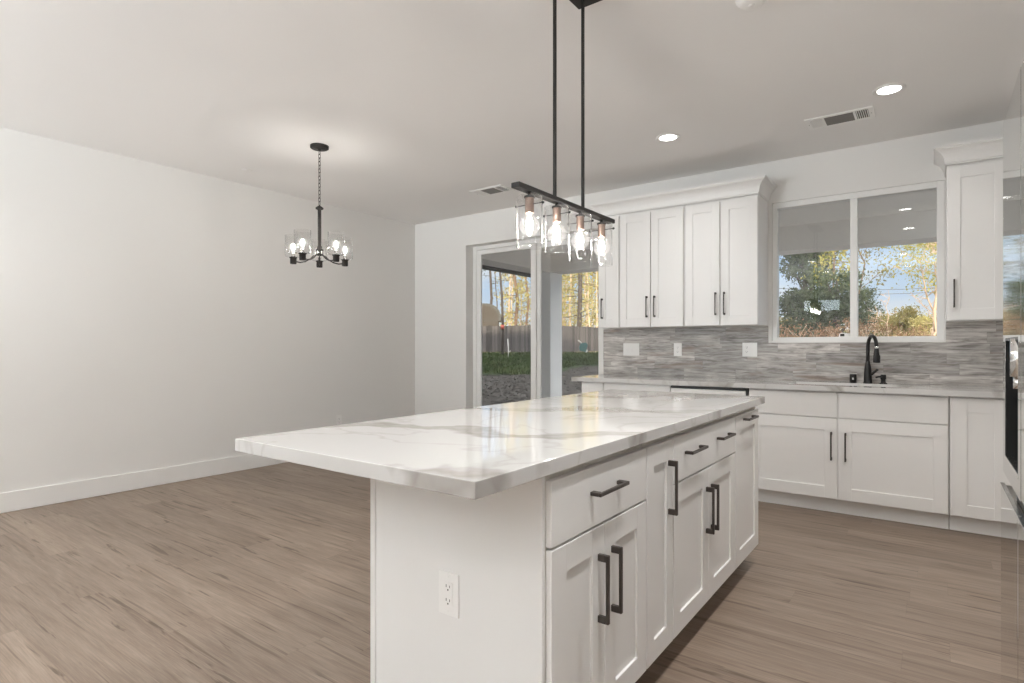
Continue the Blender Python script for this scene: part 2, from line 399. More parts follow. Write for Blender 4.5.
def tube(bm, pts, r, seg=10, cap=True):
    pts = [Vector(p) for p in pts]; rs = r if isinstance(r, (list, tuple)) else [r] * len(pts)
    rings = []; u = None
    for i, p in enumerate(pts):
        d = (pts[min(i + 1, len(pts) - 1)] - pts[max(i - 1, 0)]).normalized()
        if u is None: _, u, _ = ring_frame(d)
        u = (u - d * u.dot(d)).normalized(); v = d.cross(u)
        rings.append([bm.verts.new(p + rs[i] * (math.cos(2 * PI * k / seg) * u + math.sin(2 * PI * k / seg) * v)) for k in range(seg)])
    for A, B in zip(rings, rings[1:]):
        for k in range(seg):
            f = bm.faces.new((A[k], A[(k + 1) % seg], B[(k + 1) % seg], B[k])); f.smooth = True
    if cap:
        bm.faces.new(rings[0][::-1]); bm.faces.new(rings[-1])
def torus(bm, c, R, r, axis_u, axis_v, seg=12, sub=6, stretch=0.0):
    u, v = Vector(axis_u), Vector(axis_v); n = u.cross(v); rings = []
    for i in range(seg):
        a = 2 * PI * i / seg; d = math.cos(a) * u + math.sin(a) * v
        o = Vector(c) + R * d + v * (stretch if math.sin(a) > 0 else -stretch)
        rings.append([bm.verts.new(o + r * (math.cos(2 * PI * k / sub) * d + math.sin(2 * PI * k / sub) * n)) for k in range(sub)])
    for i in range(seg):
        A, B = rings[i], rings[(i + 1) % seg]
        for k in range(sub):
            f = bm.faces.new((A[k], A[(k + 1) % sub], B[(k + 1) % sub], B[k])); f.smooth = True
def prism(bm, poly, fn, t0, t1):
    """extrude a 2-D polygon; fn(a, b, t) -> xyz"""
    A = [bm.verts.new(fn(a, b, t0)) for a, b in poly]; B = [bm.verts.new(fn(a, b, t1)) for a, b in poly]
    n = len(poly)
    for i in range(n): bm.faces.new((A[i], A[(i + 1) % n], B[(i + 1) % n], B[i]))
    bm.faces.new(A[::-1]); bm.faces.new(B)
def obj(name, bm, mat, parent=None, keep=False):
    """link the bmesh (built in world coordinates) as ONE mesh object"""
    if not keep: bmesh.ops.recalc_face_normals(bm, faces=bm.faces[:])
    off = Vector((0, 0, 0)); p = parent
    while p is not None: off += p.location; p = p.parent
    me = bpy.data.meshes.new(name)
    bmesh.ops.translate(bm, vec=-off, verts=bm.verts[:])
    bm.to_mesh(me); bm.free()
    me.materials.append(M[mat] if isinstance(mat, str) else mat)
    o = bpy.data.objects.new(name, me); COL.objects.link(o)
    if parent is not None: o.parent = parent
    return o
def tag(o, label, cat, group=None, kind=None):
    if label: o['label'] = label
    if cat: o['category'] = cat
    if group: o['group'] = group
    if kind: o['kind'] = kind
    return o
def thing(name, label, cat, loc, group=None):
    o = bpy.data.objects.new(name, None); COL.objects.link(o); o.location = loc; o.empty_display_size = .05
    return tag(o, label, cat, group)
def struct(name, bm, mat, label=None):
    o = obj(name, bm, mat); o['kind'] = 'structure'; return tag(o, label or name.replace('_', ' '), None)
def copy_tree(o, parent=None):
    c = o.copy(); COL.objects.link(c); c.parent = parent
    for ch in list(o.children): copy_tree(ch, c)
    return c
def place(o, delta, label, dim=None):
    c = copy_tree(o); c.location = Vector(o.location) + Vector(delta); c['label'] = label
    for ch in c.children:
        if dim and ch.type == 'LIGHT': ch.data = ch.data.copy(); ch.data.energy = dim
    return c

# ================================================================== ROOM SHELL
bm = BM(); box(bm, XL - .2, XR + .2, YB - .2, W + WT, -.12, 0)
o = struct('floor', bm, 'floor', 'grey brown oak plank floor'); o['category'] = 'floor'
bm = BM(); box(bm, XL - .2, XR + .2, YB - .2, W + WT, CE, CE + .18)
o = struct('ceiling', bm, 'ceiling', 'flat white painted ceiling'); o['category'] = 'ceiling'
# left wall, with an opening added behind the camera for fill light
WY0, WY1, WZ0, WZ1 = -3.9, -.5, .6, 2.5
bm = BM()
box(bm, XL - .19, XL, WY1, W + WT, 0, CE); box(bm, XL - .19, XL, YB - .2, WY0, 0, CE)
box(bm, XL - .19, XL, WY0, WY1, 0, WZ0); box(bm, XL - .19, XL, WY0, WY1, WZ1, CE)
o = struct('wall_left', bm, 'wall', 'long blank pale wall on the left'); o['category'] = 'wall'
# back wall with slider and window openings
SX0, SX1, SZ = -4.525, -2.735, 2.408
KX0, KX1, KZ0, KZ1 = -1.104, .070, 1.236, 2.412
bm = BM()
box(bm, XL, SX0, W, W + WT, 0, CE); box(bm, SX0, SX1, W, W + WT, SZ, CE)
box(bm, SX1, KX0, W, W + WT, 0, CE); box(bm, KX0, KX1, W, W + WT, 0, KZ0)
box(bm, KX0, KX1, W, W + WT, KZ1, CE); box(bm, KX1, XR + .2, W, W + WT, 0, CE)
o = struct('wall_back', bm, 'wall', 'pale wall with the sliding door and kitchen window'); o['category'] = 'wall'
bm = BM(); box(bm, XR, XR + .19, -.85, W, 0, CE); box(bm, XR, XR + .19, YB - .2, -3.55, 0, CE); box(bm, XR, XR + .19, -3.55, -.85, 0, WZ0); box(bm, XR, XR + .19, -3.55, -.85, WZ1, CE)
o = struct('wall_right', bm, 'wall', 'pale wall behind the refrigerator'); o['category'] = 'wall'
# wall behind the camera with a transom window
TX0, TX1, TZ0, TZ1 = -2.54, -1.69, 2.0, 2.34
bm = BM()
box(bm, XL, -5.2, YB - .19, YB, 0, CE); box(bm, -3.1, TX0, YB - .19, YB, 0, CE); box(bm, -5.2, -3.1, YB - .19, YB, 0, WZ0); box(bm, -5.2, -3.1, YB - .19, YB, WZ1, CE); box(bm, TX1, XR, YB - .19, YB, 0, CE)
box(bm, TX0, TX1, YB - .19, YB, 0, TZ0); box(bm, TX0, TX1, YB - .19, YB, TZ1, CE)
o = struct('wall_front', bm, 'wall', 'pale wall behind the camera'); o['category'] = 'wall'

# baseboards: square profile with an eased top edge
def baseboard(name, x0, x1, y0, y1, label):
    bm = BM(); box(bm, x0, x1, y0, y1, 0, .145, .004, 2); o = struct(name, bm, 'trim', label); o['category'] = 'baseboard'
baseboard('baseboard_left', XL, XL + .015, YB, W, 'white baseboard along the long left wall')
baseboard('baseboard_back', XL + .015, SX0, W - .015, W, 'white baseboard left of the sliding door')

# windows behind the camera; all but the transom are added for fill light
def framed_window(name, label, mapf, u0, u1, v0, v1, mullions):
    t = bpy.data.objects.new(name, None); COL.objects.link(t); t['kind'] = 'structure'; tag(t, label, 'window')
    bm = BM(); f = .05
    mbox(bm, mapf, u0, u1, v0, v0 + f, 0, .06); mbox(bm, mapf, u0, u1, v1 - f, v1, 0, .06)
    mbox(bm, mapf, u0, u0 + f, v0 + f, v1 - f, 0, .06); mbox(bm, mapf, u1 - f, u1, v0 + f, v1 - f, 0, .06)
    for m_ in mullions: mbox(bm, mapf, m_ - .03, m_ + .03, v0 + f, v1 - f, 0, .06)
    obj('window_frame', bm, 'vinyl', t)
    bm = BM(); mbox(bm, mapf, u0 + f, u1 - f, v0 + f, v1 - f, .027, .033); obj('pane', bm, 'glass', t)
framed_window('added_window_left', 'added unseen window in the left wall for fill light', lambda u, v, w_: (XL - .14 + w_, u, v), WY0, WY1, WZ0, WZ1, [-2.77, -1.63])
framed_window('window_3', 'small transom window behind the camera', lambda u, v, w_: (u, YB - .14 + w_, v), TX0, TX1, TZ0, TZ1, [])
framed_window('added_window_rear', 'added unseen window in the rear wall for fill light', lambda u, v, w_: (u, YB - .14 + w_, v), -5.2, -3.1, WZ0, WZ1, [-4.15])
framed_window('added_window_right', 'added unseen window in the right wall for fill light', lambda u, v, w_: (XR + .08 + w_, u, v), -3.55, -.85, WZ0, WZ1, [-2.2])

# ------------------------------------------------------------------ sliding patio door
t = bpy.data.objects.new('door_1', None); COL.objects.link(t); t.location = (SX0, W, 0); t['kind'] = 'structure'
tag(t, 'white two panel sliding glass patio door', 'door')
Y0 = W + .128
bm = BM()
box(bm, SX0, SX0 + .05, Y0, W + WT, 0, SZ, .003); box(bm, SX1 - .05, SX1, Y0, W + WT, 0, SZ, .003)
box(bm, SX0 + .05, SX1 - .05, Y0, W + WT, SZ - .045, SZ, .003); box(bm, SX0 + .05, SX1 - .05, Y0, W + WT, 0, .03, .003)
obj('door_frame', bm, 'vinyl', t)
def slider_panel(x0, x1, y0, st, st2=None):
    st2 = st2 or st
    bm = BM(); zt = SZ - .048; y1 = y0 + .026
    box(bm, x0, x0 + st, y0, y1, .032, zt, .003); box(bm, x1 - st2, x1, y0, y1, .032, zt, .003)
    box(bm, x0 + st, x1 - st2, y0, y1, .032, .11, .003); box(bm, x0 + st, x1 - st2, y0, y1, zt - .055, zt, .003)
    f = obj('sliding_panel', bm, 'vinyl', t)
    bm = BM(); box(bm, x0 + st - .004, x1 - st2 + .004, y0 + .010, y0 + .015, .10, zt - .05); obj('pane', bm, 'glass', f)
    return f
XM = -3.60
slider_panel(SX0 + .052, -3.606, Y0 + .004, .070)
p2 = slider_panel(-3.645, SX1 - .052, Y0 + .033, .085, .048)

# ------------------------------------------------------------------ kitchen window
t = bpy.data.objects.new('window_1', None); COL.objects.link(t); t.location = (KX0, W, KZ0); t['kind'] = 'structure'
tag(t, 'white slider window above the kitchen sink', 'window')
Yw = W + .018
bm = BM(); f = .047
box(bm, KX0, KX0 + f - .010, Yw, W + .10, KZ0, KZ1, .003); box(bm, KX1 - f, KX1, Yw, W + .10, KZ0, KZ1, .003)
box(bm, KX0 + f - .010, KX1 - f, Yw, W + .10, KZ0, KZ0 + .036, .003); box(bm, KX0 + f - .010, KX1 - f, Yw, W + .10, KZ1 - f, KZ1, .003)
obj('window_frame', bm, 'vinyl', t)
bm = BM(); box(bm, -.531, -.480, Yw + .004, W + .09, KZ0 + .03, KZ1 - f + .004, .003); obj('mullion', bm, 'vinyl', t)
bm = BM(); box(bm, KX0 + f - .014, -.528, W + .060, W + .066, KZ0 + .03, KZ1 - f + .004); obj('pane', bm, 'glass', t)
bm = BM(); box(bm, -.483, KX1 - f + .004, W + .040, W + .046, KZ0 + .03, KZ1 - f + .004); obj('pane', bm, 'glass', t)
# thin drywall-return sill
bm = BM(); box(bm, KX0, KX1, W - .008, W + .018, KZ0 - .012, KZ0 + .004, .002); obj('sill', bm, 'trim', t)

# ================================================================== CABINET BUILDERS
DT = .019
def shaker(bm, Mf, u0, u1, v0, v1, fu, fv=None, bot=None):
    fv = fv or fu; bot = bot or fv
    mbox(bm, Mf, u0, u0 + fu, v0, v1, 0, DT, .0012); mbox(bm, Mf, u1 - fu, u1, v0, v1, 0, DT, .0012)
    mbox(bm, Mf, u0 + fu - .001, u1 - fu + .001, v0, v0 + bot, 0, DT - .0002, .0012); mbox(bm, Mf, u0 + fu - .001, u1 - fu + .001, v1 - fv, v1, 0, DT - .0002, .0012)
    mbox(bm, Mf, u0 + fu - .002, u1 - fu + .002, v0 + bot - .002, v1 - fv + .002, .001, .0105)
def slab(bm, Mf, u0, u1, v0, v1): mbox(bm, Mf, u0, u1, v0, v1, 0, DT, .0014)
def pull(parent, Mf, u, v, length, vertical, proj=.034, th=.011, foot=.020):
    """square bar pull on two flat feet, centred on (u, v)"""
    bm = BM(); h = length / 2; w0 = DT
    if vertical:
        mbox(bm, Mf, u - th / 2, u + th / 2, v - h, v + h, w0 + proj - .009, w0 + proj, .0015)
        for s in (-1, 1):
            a, b = sorted((v + s * h, v + s * (h - foot)))
            mbox(bm, Mf, u - th / 2, u + th / 2, a, b, w0, w0 + proj - .008, .0012)
    else:
        mbox(bm, Mf, u - h, u + h, v - th / 2, v + th / 2, w0 + proj - .009, w0 + proj, .0015)
        for s in (-1, 1):
            a, b = sorted((u + s * h, u + s * (h - foot)))
            mbox(bm, Mf, a, b, v - th / 2, v + th / 2, w0, w0 + proj - .008, .0012)
    obj('handle', bm, 'handle', parent)

# ------------------------------------------------------------------ ISLAND
IX0, IX1, IY0, IY1 = -1.700, -.757, .9075, 3.427
FX = -.790                       # carcass front; door faces at FX + DT
def IM(u, v, w_): return (FX + w_, u, v)
DB, DTOP = .112, .853            # door bottom, front top
def island_cab(y0, y1, label):
    t = thing('island_cabinet', label, 'cabinet', (FX - .30, (y0 + y1) / 2, 0), None)
    bm = BM(); box(bm, FX - .626, FX, y0, y1, .105, .874); obj('carcass', bm, 'inside', t)
    bm = BM(); box(bm, FX - .626, FX - .075, y0, y1, 0, .105); obj('toe_kick', bm, 'cab', t)
    return t
g = .0022
ya, yb = 1.2205, 1.816
c1 = island_cab(ya, yb, 'white island base cabinet nearest the camera, one drawer above two doors')
bm = BM(); slab(bm, IM, ya + g, yb - g, .684, DTOP); d = obj('drawer', bm, 'cab', c1); pull(d, IM, 1.516, .781, .186, False)
ym = 1.512
bm = BM(); shaker(bm, IM, ya + g, ym - .0015, DB, .677, .073); d = obj('door', bm, 'cab', c1); pull(d, IM, 1.473, .503, .195, True, th=.012)
bm = BM(); shaker(bm, IM, ym + .0015, yb - g, DB, .677, .073); d = obj('door', bm, 'cab', c1); pull(d, IM, 1.557, .503, .195, True, th=.012)
ya, yb = 1.820, 2.058
c2 = island_cab(ya, yb, 'narrow white island cabinet with one full height door and a single long pull')
bm = BM(); shaker(bm, IM, ya + g, yb - g, DB, DTOP, .060, .073); d = obj('door', bm, 'cab', c2); pull(d, IM, 2.012, .684, .195, True, th=.012)
ya, yb = 2.062, 2.884
c3 = island_cab(ya, yb, 'wide white island cabinet with a two pull drawer above a pair of doors')
bm = BM(); slab(bm, IM, ya + g, yb - g, .684, DTOP); d = obj('drawer', bm, 'cab', c3)
pull(d, IM, 2.272, .784, .186, False); pull(d, IM, 2.678, .786, .186, False)
ym = 2.474
bm = BM(); shaker(bm, IM, ya + g, ym - .0015, DB, .677, .073); d = obj('door', bm, 'cab', c3); pull(d, IM, 2.441, .504, .195, True, th=.012)
bm = BM(); shaker(bm, IM, ym + .0015, yb - g, DB, .677, .073); d = obj('door', bm, 'cab', c3); pull(d, IM, 2.507, .504, .195, True, th=.012)
ya, yb = 2.888, 3.340
c4 = island_cab(ya, yb, 'white island cabinet at the far end with one pull out door under a horizontal pull')
bm = BM(); shaker(bm, IM, ya + g, yb - g, DB, DTOP, .073, .073); d = obj('door', bm, 'cab', c4); pull(d, IM, 3.114, .826, .186, False)
# island panelling (end and back)
t = thing('island_end_panel', 'plain white panelling closing the near end and seating side of the island', 'panel', (-1.10, 1.21, 0))
bm = BM(); box(bm, -1.412, FX + .001, 1.207, 1.220, .0, .8755, .0008); obj('panel', bm, 'cab', t)
bm = BM(); box(bm, -1.436, -1.4125, 1.204, 1.220, 0, .8755, .0012); obj('corner_trim', bm, 'cab', t)
bm = BM(); box(bm, -1.436, -1.418, 1.2205, 3.342, 0, .8755); obj('side_panel', bm, 'cab', t)
# worktop with mitred thick edge
def worktop(name, label, x0, x1, y0, y1, mat, zt=CT, zb=.876):
    bm = BM(); box(bm, x0, x1, y0, y1, zb, zt, .0022, 2); return tag(obj(name, bm, mat), label, 'worktop')
worktop('island_worktop', 'large white grey veined quartz worktop on the island', IX0, IX1, IY0, IY1, 'quartz')

# outlets and switch plates ---------------------------------------------------
def duplex(bm_slots, Mf, u, v, s):
    if True:
        cz = v + s * .0195
        mbox(bm_slots, Mf, u - .0075, u - .0055, cz - .001, cz + .007, .0068, .0074); mbox(bm_slots, Mf, u + .0055, u + .0075, cz - .001, cz + .006, .0068, .0074)
        mbox(bm_slots, Mf, u - .002, u + .002, cz - .0095, cz - .005, .0068, .0074)
def plate(name, label, cat, Mf, u, v, gangs, loc, kinds):
    t = thing(name, label, cat, loc)
    pw = .076 if gangs == 1 else .076 + .046 * (gangs - 1)
    bm = BM(); mbox(bm, Mf, u - pw / 2, u + pw / 2, v - .0605, v + .0605, 0, .0055, .0018); obj('cover_plate', bm, 'plastic', t)
    for i in range(gangs):
        cu = u + (i - (gangs - 1) / 2) * .046
        bm = BM(); mbox(bm, Mf, cu - .0165, cu + .0165, v - .0335, v + .0335, .005, .0070, .0008)
        nm = 'receptacle' if kinds[i] == 'o' else 'rocker_switch'
        r = obj(nm, bm, 'plastic', t)
        if kinds[i] == 'o':
            for sg in (-1, 1):
                bm = BM(); duplex(bm, Mf, cu, v, sg); obj('slots', bm, 'slot', r)
        else:
            bm = BM(); mbox(bm, Mf, cu - .0125, cu + .0125, v - .028, v + .002, .0068, .0092, .001); obj('paddle', bm, 'plastic', r)
    for sg in (-1, 1):
        for i in range(gangs):
            cu = u + (i - (gangs - 1) / 2) * .046; bm = BM(); cyl(bm, Mf(cu, v + sg * .048, .005), Mf(cu, v + sg * .048, .0064), .0028, seg=8)
            obj('screw', bm, 'trim', t)
    return t
plate('outlet', 'white duplex outlet on the end panel of the island', 'outlet', lambda u, v, w_: (u, 1.207 - w_, v), -1.101, .495, 1, (-1.101, 1.207, .435), 'o')
BSY = W - .012
BS = lambda u, v, w_: (u, BSY - w_, v)
plate('switch_plate', 'wide white triple switch plate at the left end of the grey backsplash', 'switch', BS, -2.384, 1.167, 3, (-2.384, BSY, 1.106), 'sss')
plate('outlet', 'narrow white outlet in the middle of the backsplash between the two wide plates', 'outlet', BS, -1.917, 1.167, 1, (-1.917, BSY, 1.106), 'o')
plate('outlet', 'double white outlet plate on the backsplash beside the window corner', 'outlet', BS, -1.280, 1.168, 2, (-1.280, BSY, 1.107), 'os')
plate('outlet', 'white outlet low on the long left wall above the baseboard', 'outlet', lambda u, v, w_: (XL + w_, u, v), 4.075, .365, 1, (XL, 4.075, .305), 'o')

# ------------------------------------------------------------------ BACK RUN, base units
BF = W - .61 + .0          # door face plane ~4.642 ; carcass front just behind it
CF = BF + DT
def BMf(u, v, w_): return (u, CF - w_, v)
def base_unit(x0, x1, label):
    t = thing('base_cabinet', label, 'cabinet', ((x0 + x1) / 2, (CF + W) / 2, 0))
    bm = BM(); box(bm, x0, x1, CF, W - .001, .105, .8755); obj('carcass', bm, 'cab', t)
    bm = BM(); box(bm, x0, x1, W - .535, W - .001, 0, .105); obj('toe_kick', bm, 'cab', t)
    return t
BT = .866
u1 = base_unit(-2.604, -2.386, 'narrow white base cabinet under the left end of the back counter')
bm = BM(); shaker(bm, BMf, -2.602, -2.388, DB, BT, .06, .073); obj('door', bm, 'cab', u1)
u2 = base_unit(-2.382, -1.761, 'white base cabinet between the narrow end cabinet and the dishwasher')
bm = BM(); slab(bm, BMf, -2.374, -1.765, .690, BT); obj('drawer', bm, 'cab', u2)
bm = BM(); shaker(bm, BMf, -2.374, -2.073, DB, .683, .07); d = obj('door', bm, 'cab', u2); pull(d, BMf, -2.11, .49, .20, True)
bm = BM(); shaker(bm, BMf, -2.070, -1.765, DB, .683, .07); d = obj('door', bm, 'cab', u2); pull(d, BMf, -2.03, .49, .20, True)
# dishwasher
t = thing('dishwasher', 'white panelled dishwasher with a black top edge under the back counter', 'dishwasher', (-1.453, 4.95, 0))
bm = BM(); box(bm, -1.757, -1.148, CF + .002, W - .01, .105, .871); obj('tub', bm, 'black', t)
bm = BM(); box(bm, -1.757, -1.148, CF - .030, CF + .004, .853, .872, .002); box(bm, -1.160, -1.148, CF - .030, CF + .004, .12, .853, .001); obj('black_edge', bm, 'black', t)
bm = BM(); box(bm, -1.755, -1.163, CF - .032, CF + .002, .118, .850, .003); obj('door', bm, 'cab', t)
bm = BM(); box(bm, -1.755, -1.150, W - .535, W - .45, 0, .105); obj('toe_kick', bm, 'cab', t)
# sink base
u3 = base_unit(-1.144, .083, 'wide white sink base cabinet with two false drawer fronts below the kitchen window')
bm = BM(); slab(bm, BMf, -1.140, -.548, .690, BT); obj('false_drawer', bm, 'cab', u3)
bm = BM(); slab(bm, BMf, -.536, .078, .690, BT); obj('false_drawer', bm, 'cab', u3)
bm = BM(); shaker(bm, BMf, -1.140, -.548, DB, .683, .078, .085); d = obj('door', bm, 'cab', u3); pull(d, BMf, -.582, .488, .200, True, th=.010)
bm = BM(); shaker(bm, BMf, -.536, .078, DB, .683, .078, .085); d = obj('door', bm, 'cab', u3); pull(d, BMf, -.494, .488, .200, True, th=.010)
u4 = base_unit(.087, .945, 'white corner base cabinet with one tall door beside the refrigerator')
bm = BM(); shaker(bm, BMf, .095, .387, DB, BT, .080, .090, .075); obj('door', bm, 'cab', u4)
bm = BM(); slab(bm, BMf, .392, .944, DB, BT); obj('filler_panel', bm, 'cab', u4)

# counter with a cut-out for the sink
bm = BM()
CY0 = W - .648; SKX0, SKX1, SKY0, SKY1 = -.885, -.135, 4.735, 5.075
xs = [-2.690, SKX0, SKX1, XR - .002]; ys = [CY0, SKY0, SKY1, W - .001]; zs = [.876, CT]
V = {}
for i, x in enumerate(xs):
    for j, y in enumerate(ys):
        for k, z in enumerate(zs): V[i, j, k] = bm.verts.new((x, y, z))
for i in range(3):
    for j in range(3):
        if (i, j) == (1, 1): continue
        bm.faces.new((V[i, j, 1], V[i + 1, j, 1], V[i + 1, j + 1, 1], V[i, j + 1, 1])); bm.faces.new((V[i, j, 0], V[i, j + 1, 0], V[i + 1, j + 1, 0], V[i + 1, j, 0]))
for i in range(3):
    for j in (0, 3): bm.faces.new((V[i, j, 0], V[i + 1, j, 0], V[i + 1, j, 1], V[i, j, 1]))
    for ii in (0, 3): bm.faces.new((V[ii, i, 0], V[ii, i + 1, 0], V[ii, i + 1, 1], V[ii, i, 1]))
bm.faces.new((V[1, 1, 0], V[2, 1, 0], V[2, 1, 1], V[1, 1, 1])); bm.faces.new((V[1, 2, 0], V[2, 2, 0], V[2, 2, 1], V[1, 2, 1]))
bm.faces.new((V[1, 1, 0], V[1, 2, 0], V[1, 2, 1], V[1, 1, 1])); bm.faces.new((V[2, 1, 0], V[2, 2, 0], V[2, 2, 1], V[2, 1, 1]))
bmesh.ops.recalc_face_normals(bm, faces=bm.faces[:])
bmesh.ops.bevel(bm, geom=[e for e in bm.edges if len(e.link_faces) == 2 and e.calc_face_angle(0) > .5], offset=.002, segments=2, affect='EDGES')
tag(obj('kitchen_worktop', bm, 'quartz2'), 'long white quartz worktop along the back wall under the window', 'worktop')
# sink bowl
t = thing('sink', 'undermount sink set into the back counter below the window', 'sink', (-.51, 4.905, .70))
bm = BM(); zr, zb_ = .8745, .70; q = .012
for a in ((SKX0 - q, SKX0, SKY0 - q, SKY1 + q), (SKX1, SKX1 + q, SKY0 - q, SKY1 + q)): box(bm, *a, zb_, zr)
for a in ((SKX0, SKX1, SKY0 - q, SKY0), (SKX0, SKX1, SKY1, SKY1 + q)): box(bm, *a, zb_, zr)
box(bm, SKX0 - q, SKX1 + q, SKY0 - q, SKY1 + q, zb_ - q, zb_); obj('bowl', bm, 'steel_bright', t)
bm = BM(); lathe(bm, (-.51, 4.93, .70), [(0, .001), (.03, .001), (.045, .004), (.047, .0005)], 20); obj('drain', bm, 'steel_bright', t)
# faucet
FXc, FYc = -.402, 5.165
t = thing('faucet', 'tall matte black gooseneck faucet with a pull down spray head', 'faucet', (FXc, FYc, CT))
bm = BM(); lathe(bm, (FXc, FYc, CT), [(0, 0), (.031, 0), (.031, .006), (.0275, .012), (.026, .08), (.021, .125), (.0145, .155), (.0135, .17), (0, .17)], 24); obj('body', bm, 'black', t)
dx, dy = .068, -.165; pts = []
Rr = math.hypot(dx, dy) / 2; ux, uy = dx / (2 * Rr), dy / (2 * Rr)
zc = CT + .270
pts = [(FXc, FYc, CT + .165), (FXc, FYc, CT + .22), (FXc, FYc, zc)]
for k in range(1, 13):
    a = PI * k / 12 * .97
    pts.append((FXc + ux * Rr * (1 - math.cos(a)), FYc + uy * Rr * (1 - math.cos(a)), zc + Rr * math.sin(a)))
bm = BM(); tube(bm, pts, .0125, 14); obj('spout', bm, 'black', t)
ex, ey, ez = pts[-1]
bm = BM(); lathe(bm, (ex, ey, ez - .012), [(0, .014), (.0142, .014), (.0142, 0), (0, 0)], 18); obj('collar', bm, 'steel_bright', t)
bm = BM(); lathe(bm, (ex, ey, ez - .118), [(0, 0), (.0225, 0), (.024, .006), (.0205, .05), (.015, .095), (.0138, .106), (0, .106)], 20)
box(bm, ex + .012, ex + .024, ey - .018, ey - .006, ez - .095, ez - .062, .003); obj('spray_head', bm, 'black', t)
bm = BM(); tube(bm, [(FXc + .015, FYc - .008, CT + .062), (FXc + .035, FYc - .012, CT + .078), (FXc + .066, FYc - .018, CT + .108)], [.012, .0095, .0085], 12); obj('lever', bm, 'black', t)
# soap dispenser and air gap
t = thing('soap_dispenser', 'short black soap dispenser to the right of the faucet', 'soap dispenser', (-.302, 5.155, CT))
bm = BM(); lathe(bm, (-.302, 5.155, CT), [(0, 0), (.026, 0), (.026, .004), (.016, .008), (.015, .03), (.019, .034), (.019, .066), (.014, .069), (0, .069)], 20); obj('pump', bm, 'black', t)
bm = BM(); tube(bm, [(-.305, 5.15, CT + .052), (-.325, 5.120, CT + .053), (-.345, 5.098, CT + .048)], .006, 10); obj('nozzle', bm, 'black', t)
t = thing('air_gap', 'small black air gap cap with a pale highlight chip to the left of the faucet', 'air gap', (-.500, 5.170, CT))
bm = BM(); lathe(bm, (-.500, 5.170, CT), [(0, 0), (.024, 0), (.024, .062), (.021, .066), (0, .066)], 20); obj('cap', bm, 'black', t)
bm = BM(); box(bm, -.5045, -.4925, 5.1435, 5.1475, CT + .024, CT + .040, .001); obj('highlight_chip', bm, 'steel_bright', t)  # bright chip stands in for a highlight on the cap
# small white box on the sill
t = thing('sill_box', 'tiny white box with a dark opening on the window sill by the mullion', 'box', (-.575, W + .038, KZ0 + .0345))
zs_ = KZ0 + .0345
bm = BM(); prism(bm, [(-.612, 0), (-.533, 0), (-.534, .028), (-.590, .034), (-.604, .028)], lambda a, b, s: (a, s, zs_ + b), W + .022, W + .055); obj('shell', bm, 'plastic', t)
bm = BM(); box(bm, -.600, -.570, W + .0205, W + .0225, zs_ + .005, zs_ + .026, .0005); obj('opening', bm, 'slot', t)

# backsplash: one tiled sheet following the window cut-out
bm = BM()
prism(bm, [(-2.687, CT + .0005), (XR - .001, CT + .0005), (XR - .001, 1.3695), (.076, 1.3695), (.076, 1.226), (-1.112, 1.226), (-1.133, 1.226), (-1.133, 1.3695), (-2.687, 1.3695)],
      lambda a, b, s: (a, s, b), BSY, W - .0005)
o = struct('wall_backsplash', bm, 'tile', 'grey wood look tile backsplash'); o['category'] = 'backsplash'
bm = BM(); box(bm, -2.733, -2.6875, W - .014, W - .0005, CT + .0005, 2.40, .002)
o = struct('trim_1', bm, 'trim', 'white trim strip at the left edge of the backsplash'); o['category'] = 'trim'

# ------------------------------------------------------------------ UPPER CABINETS
UF = W - .35 + DT          # carcass front
def UM(u, v, w_): return (u, UF - w_, v)
UZ0, UZ1 = 1.370, 2.424
def upper(x0, x1, label):
    t = thing('wall_cabinet', label, 'cabinet', ((x0 + x1) / 2, (UF + W) / 2, UZ0))
    bm = BM(); box(bm, x0, x1, UF, W - .001, UZ0, UZ1); obj('carcass', bm, 'cab', t)
    return t
def udoor(t, x0, x1, hx, z0=1.373, z1=2.405):
    bm = BM(); shaker(bm, UM, x0, x1, z0, z1, .066, .075); d = obj('door', bm, 'cab', t)
    pull(d, UM, hx, 1.552, .190, True, th=.0095, foot=.016)
a = upper(-2.560, -2.3525, 'narrow white wall cabinet beside the sliding door, leftmost of the row'); udoor(a, -2.558, -2.358, -2.524)
a = upper(-2.3505, -1.7415, 'white double door wall cabinet second from the sliding door'); udoor(a, -2.344, -2.050, -2.077); udoor(a, -2.041, -1.749, -2.004)
a = upper(-1.7375, -1.1365, 'white double door wall cabinet next to the left side of the window'); udoor(a, -1.730, -1.4385, -1.468); udoor(a, -1.428, -1.1385, -1.397)
a = upper(.076, .400, 'single door white wall cabinet right of the window, next to the refrigerator'); udoor(a, .084, .392, .116)
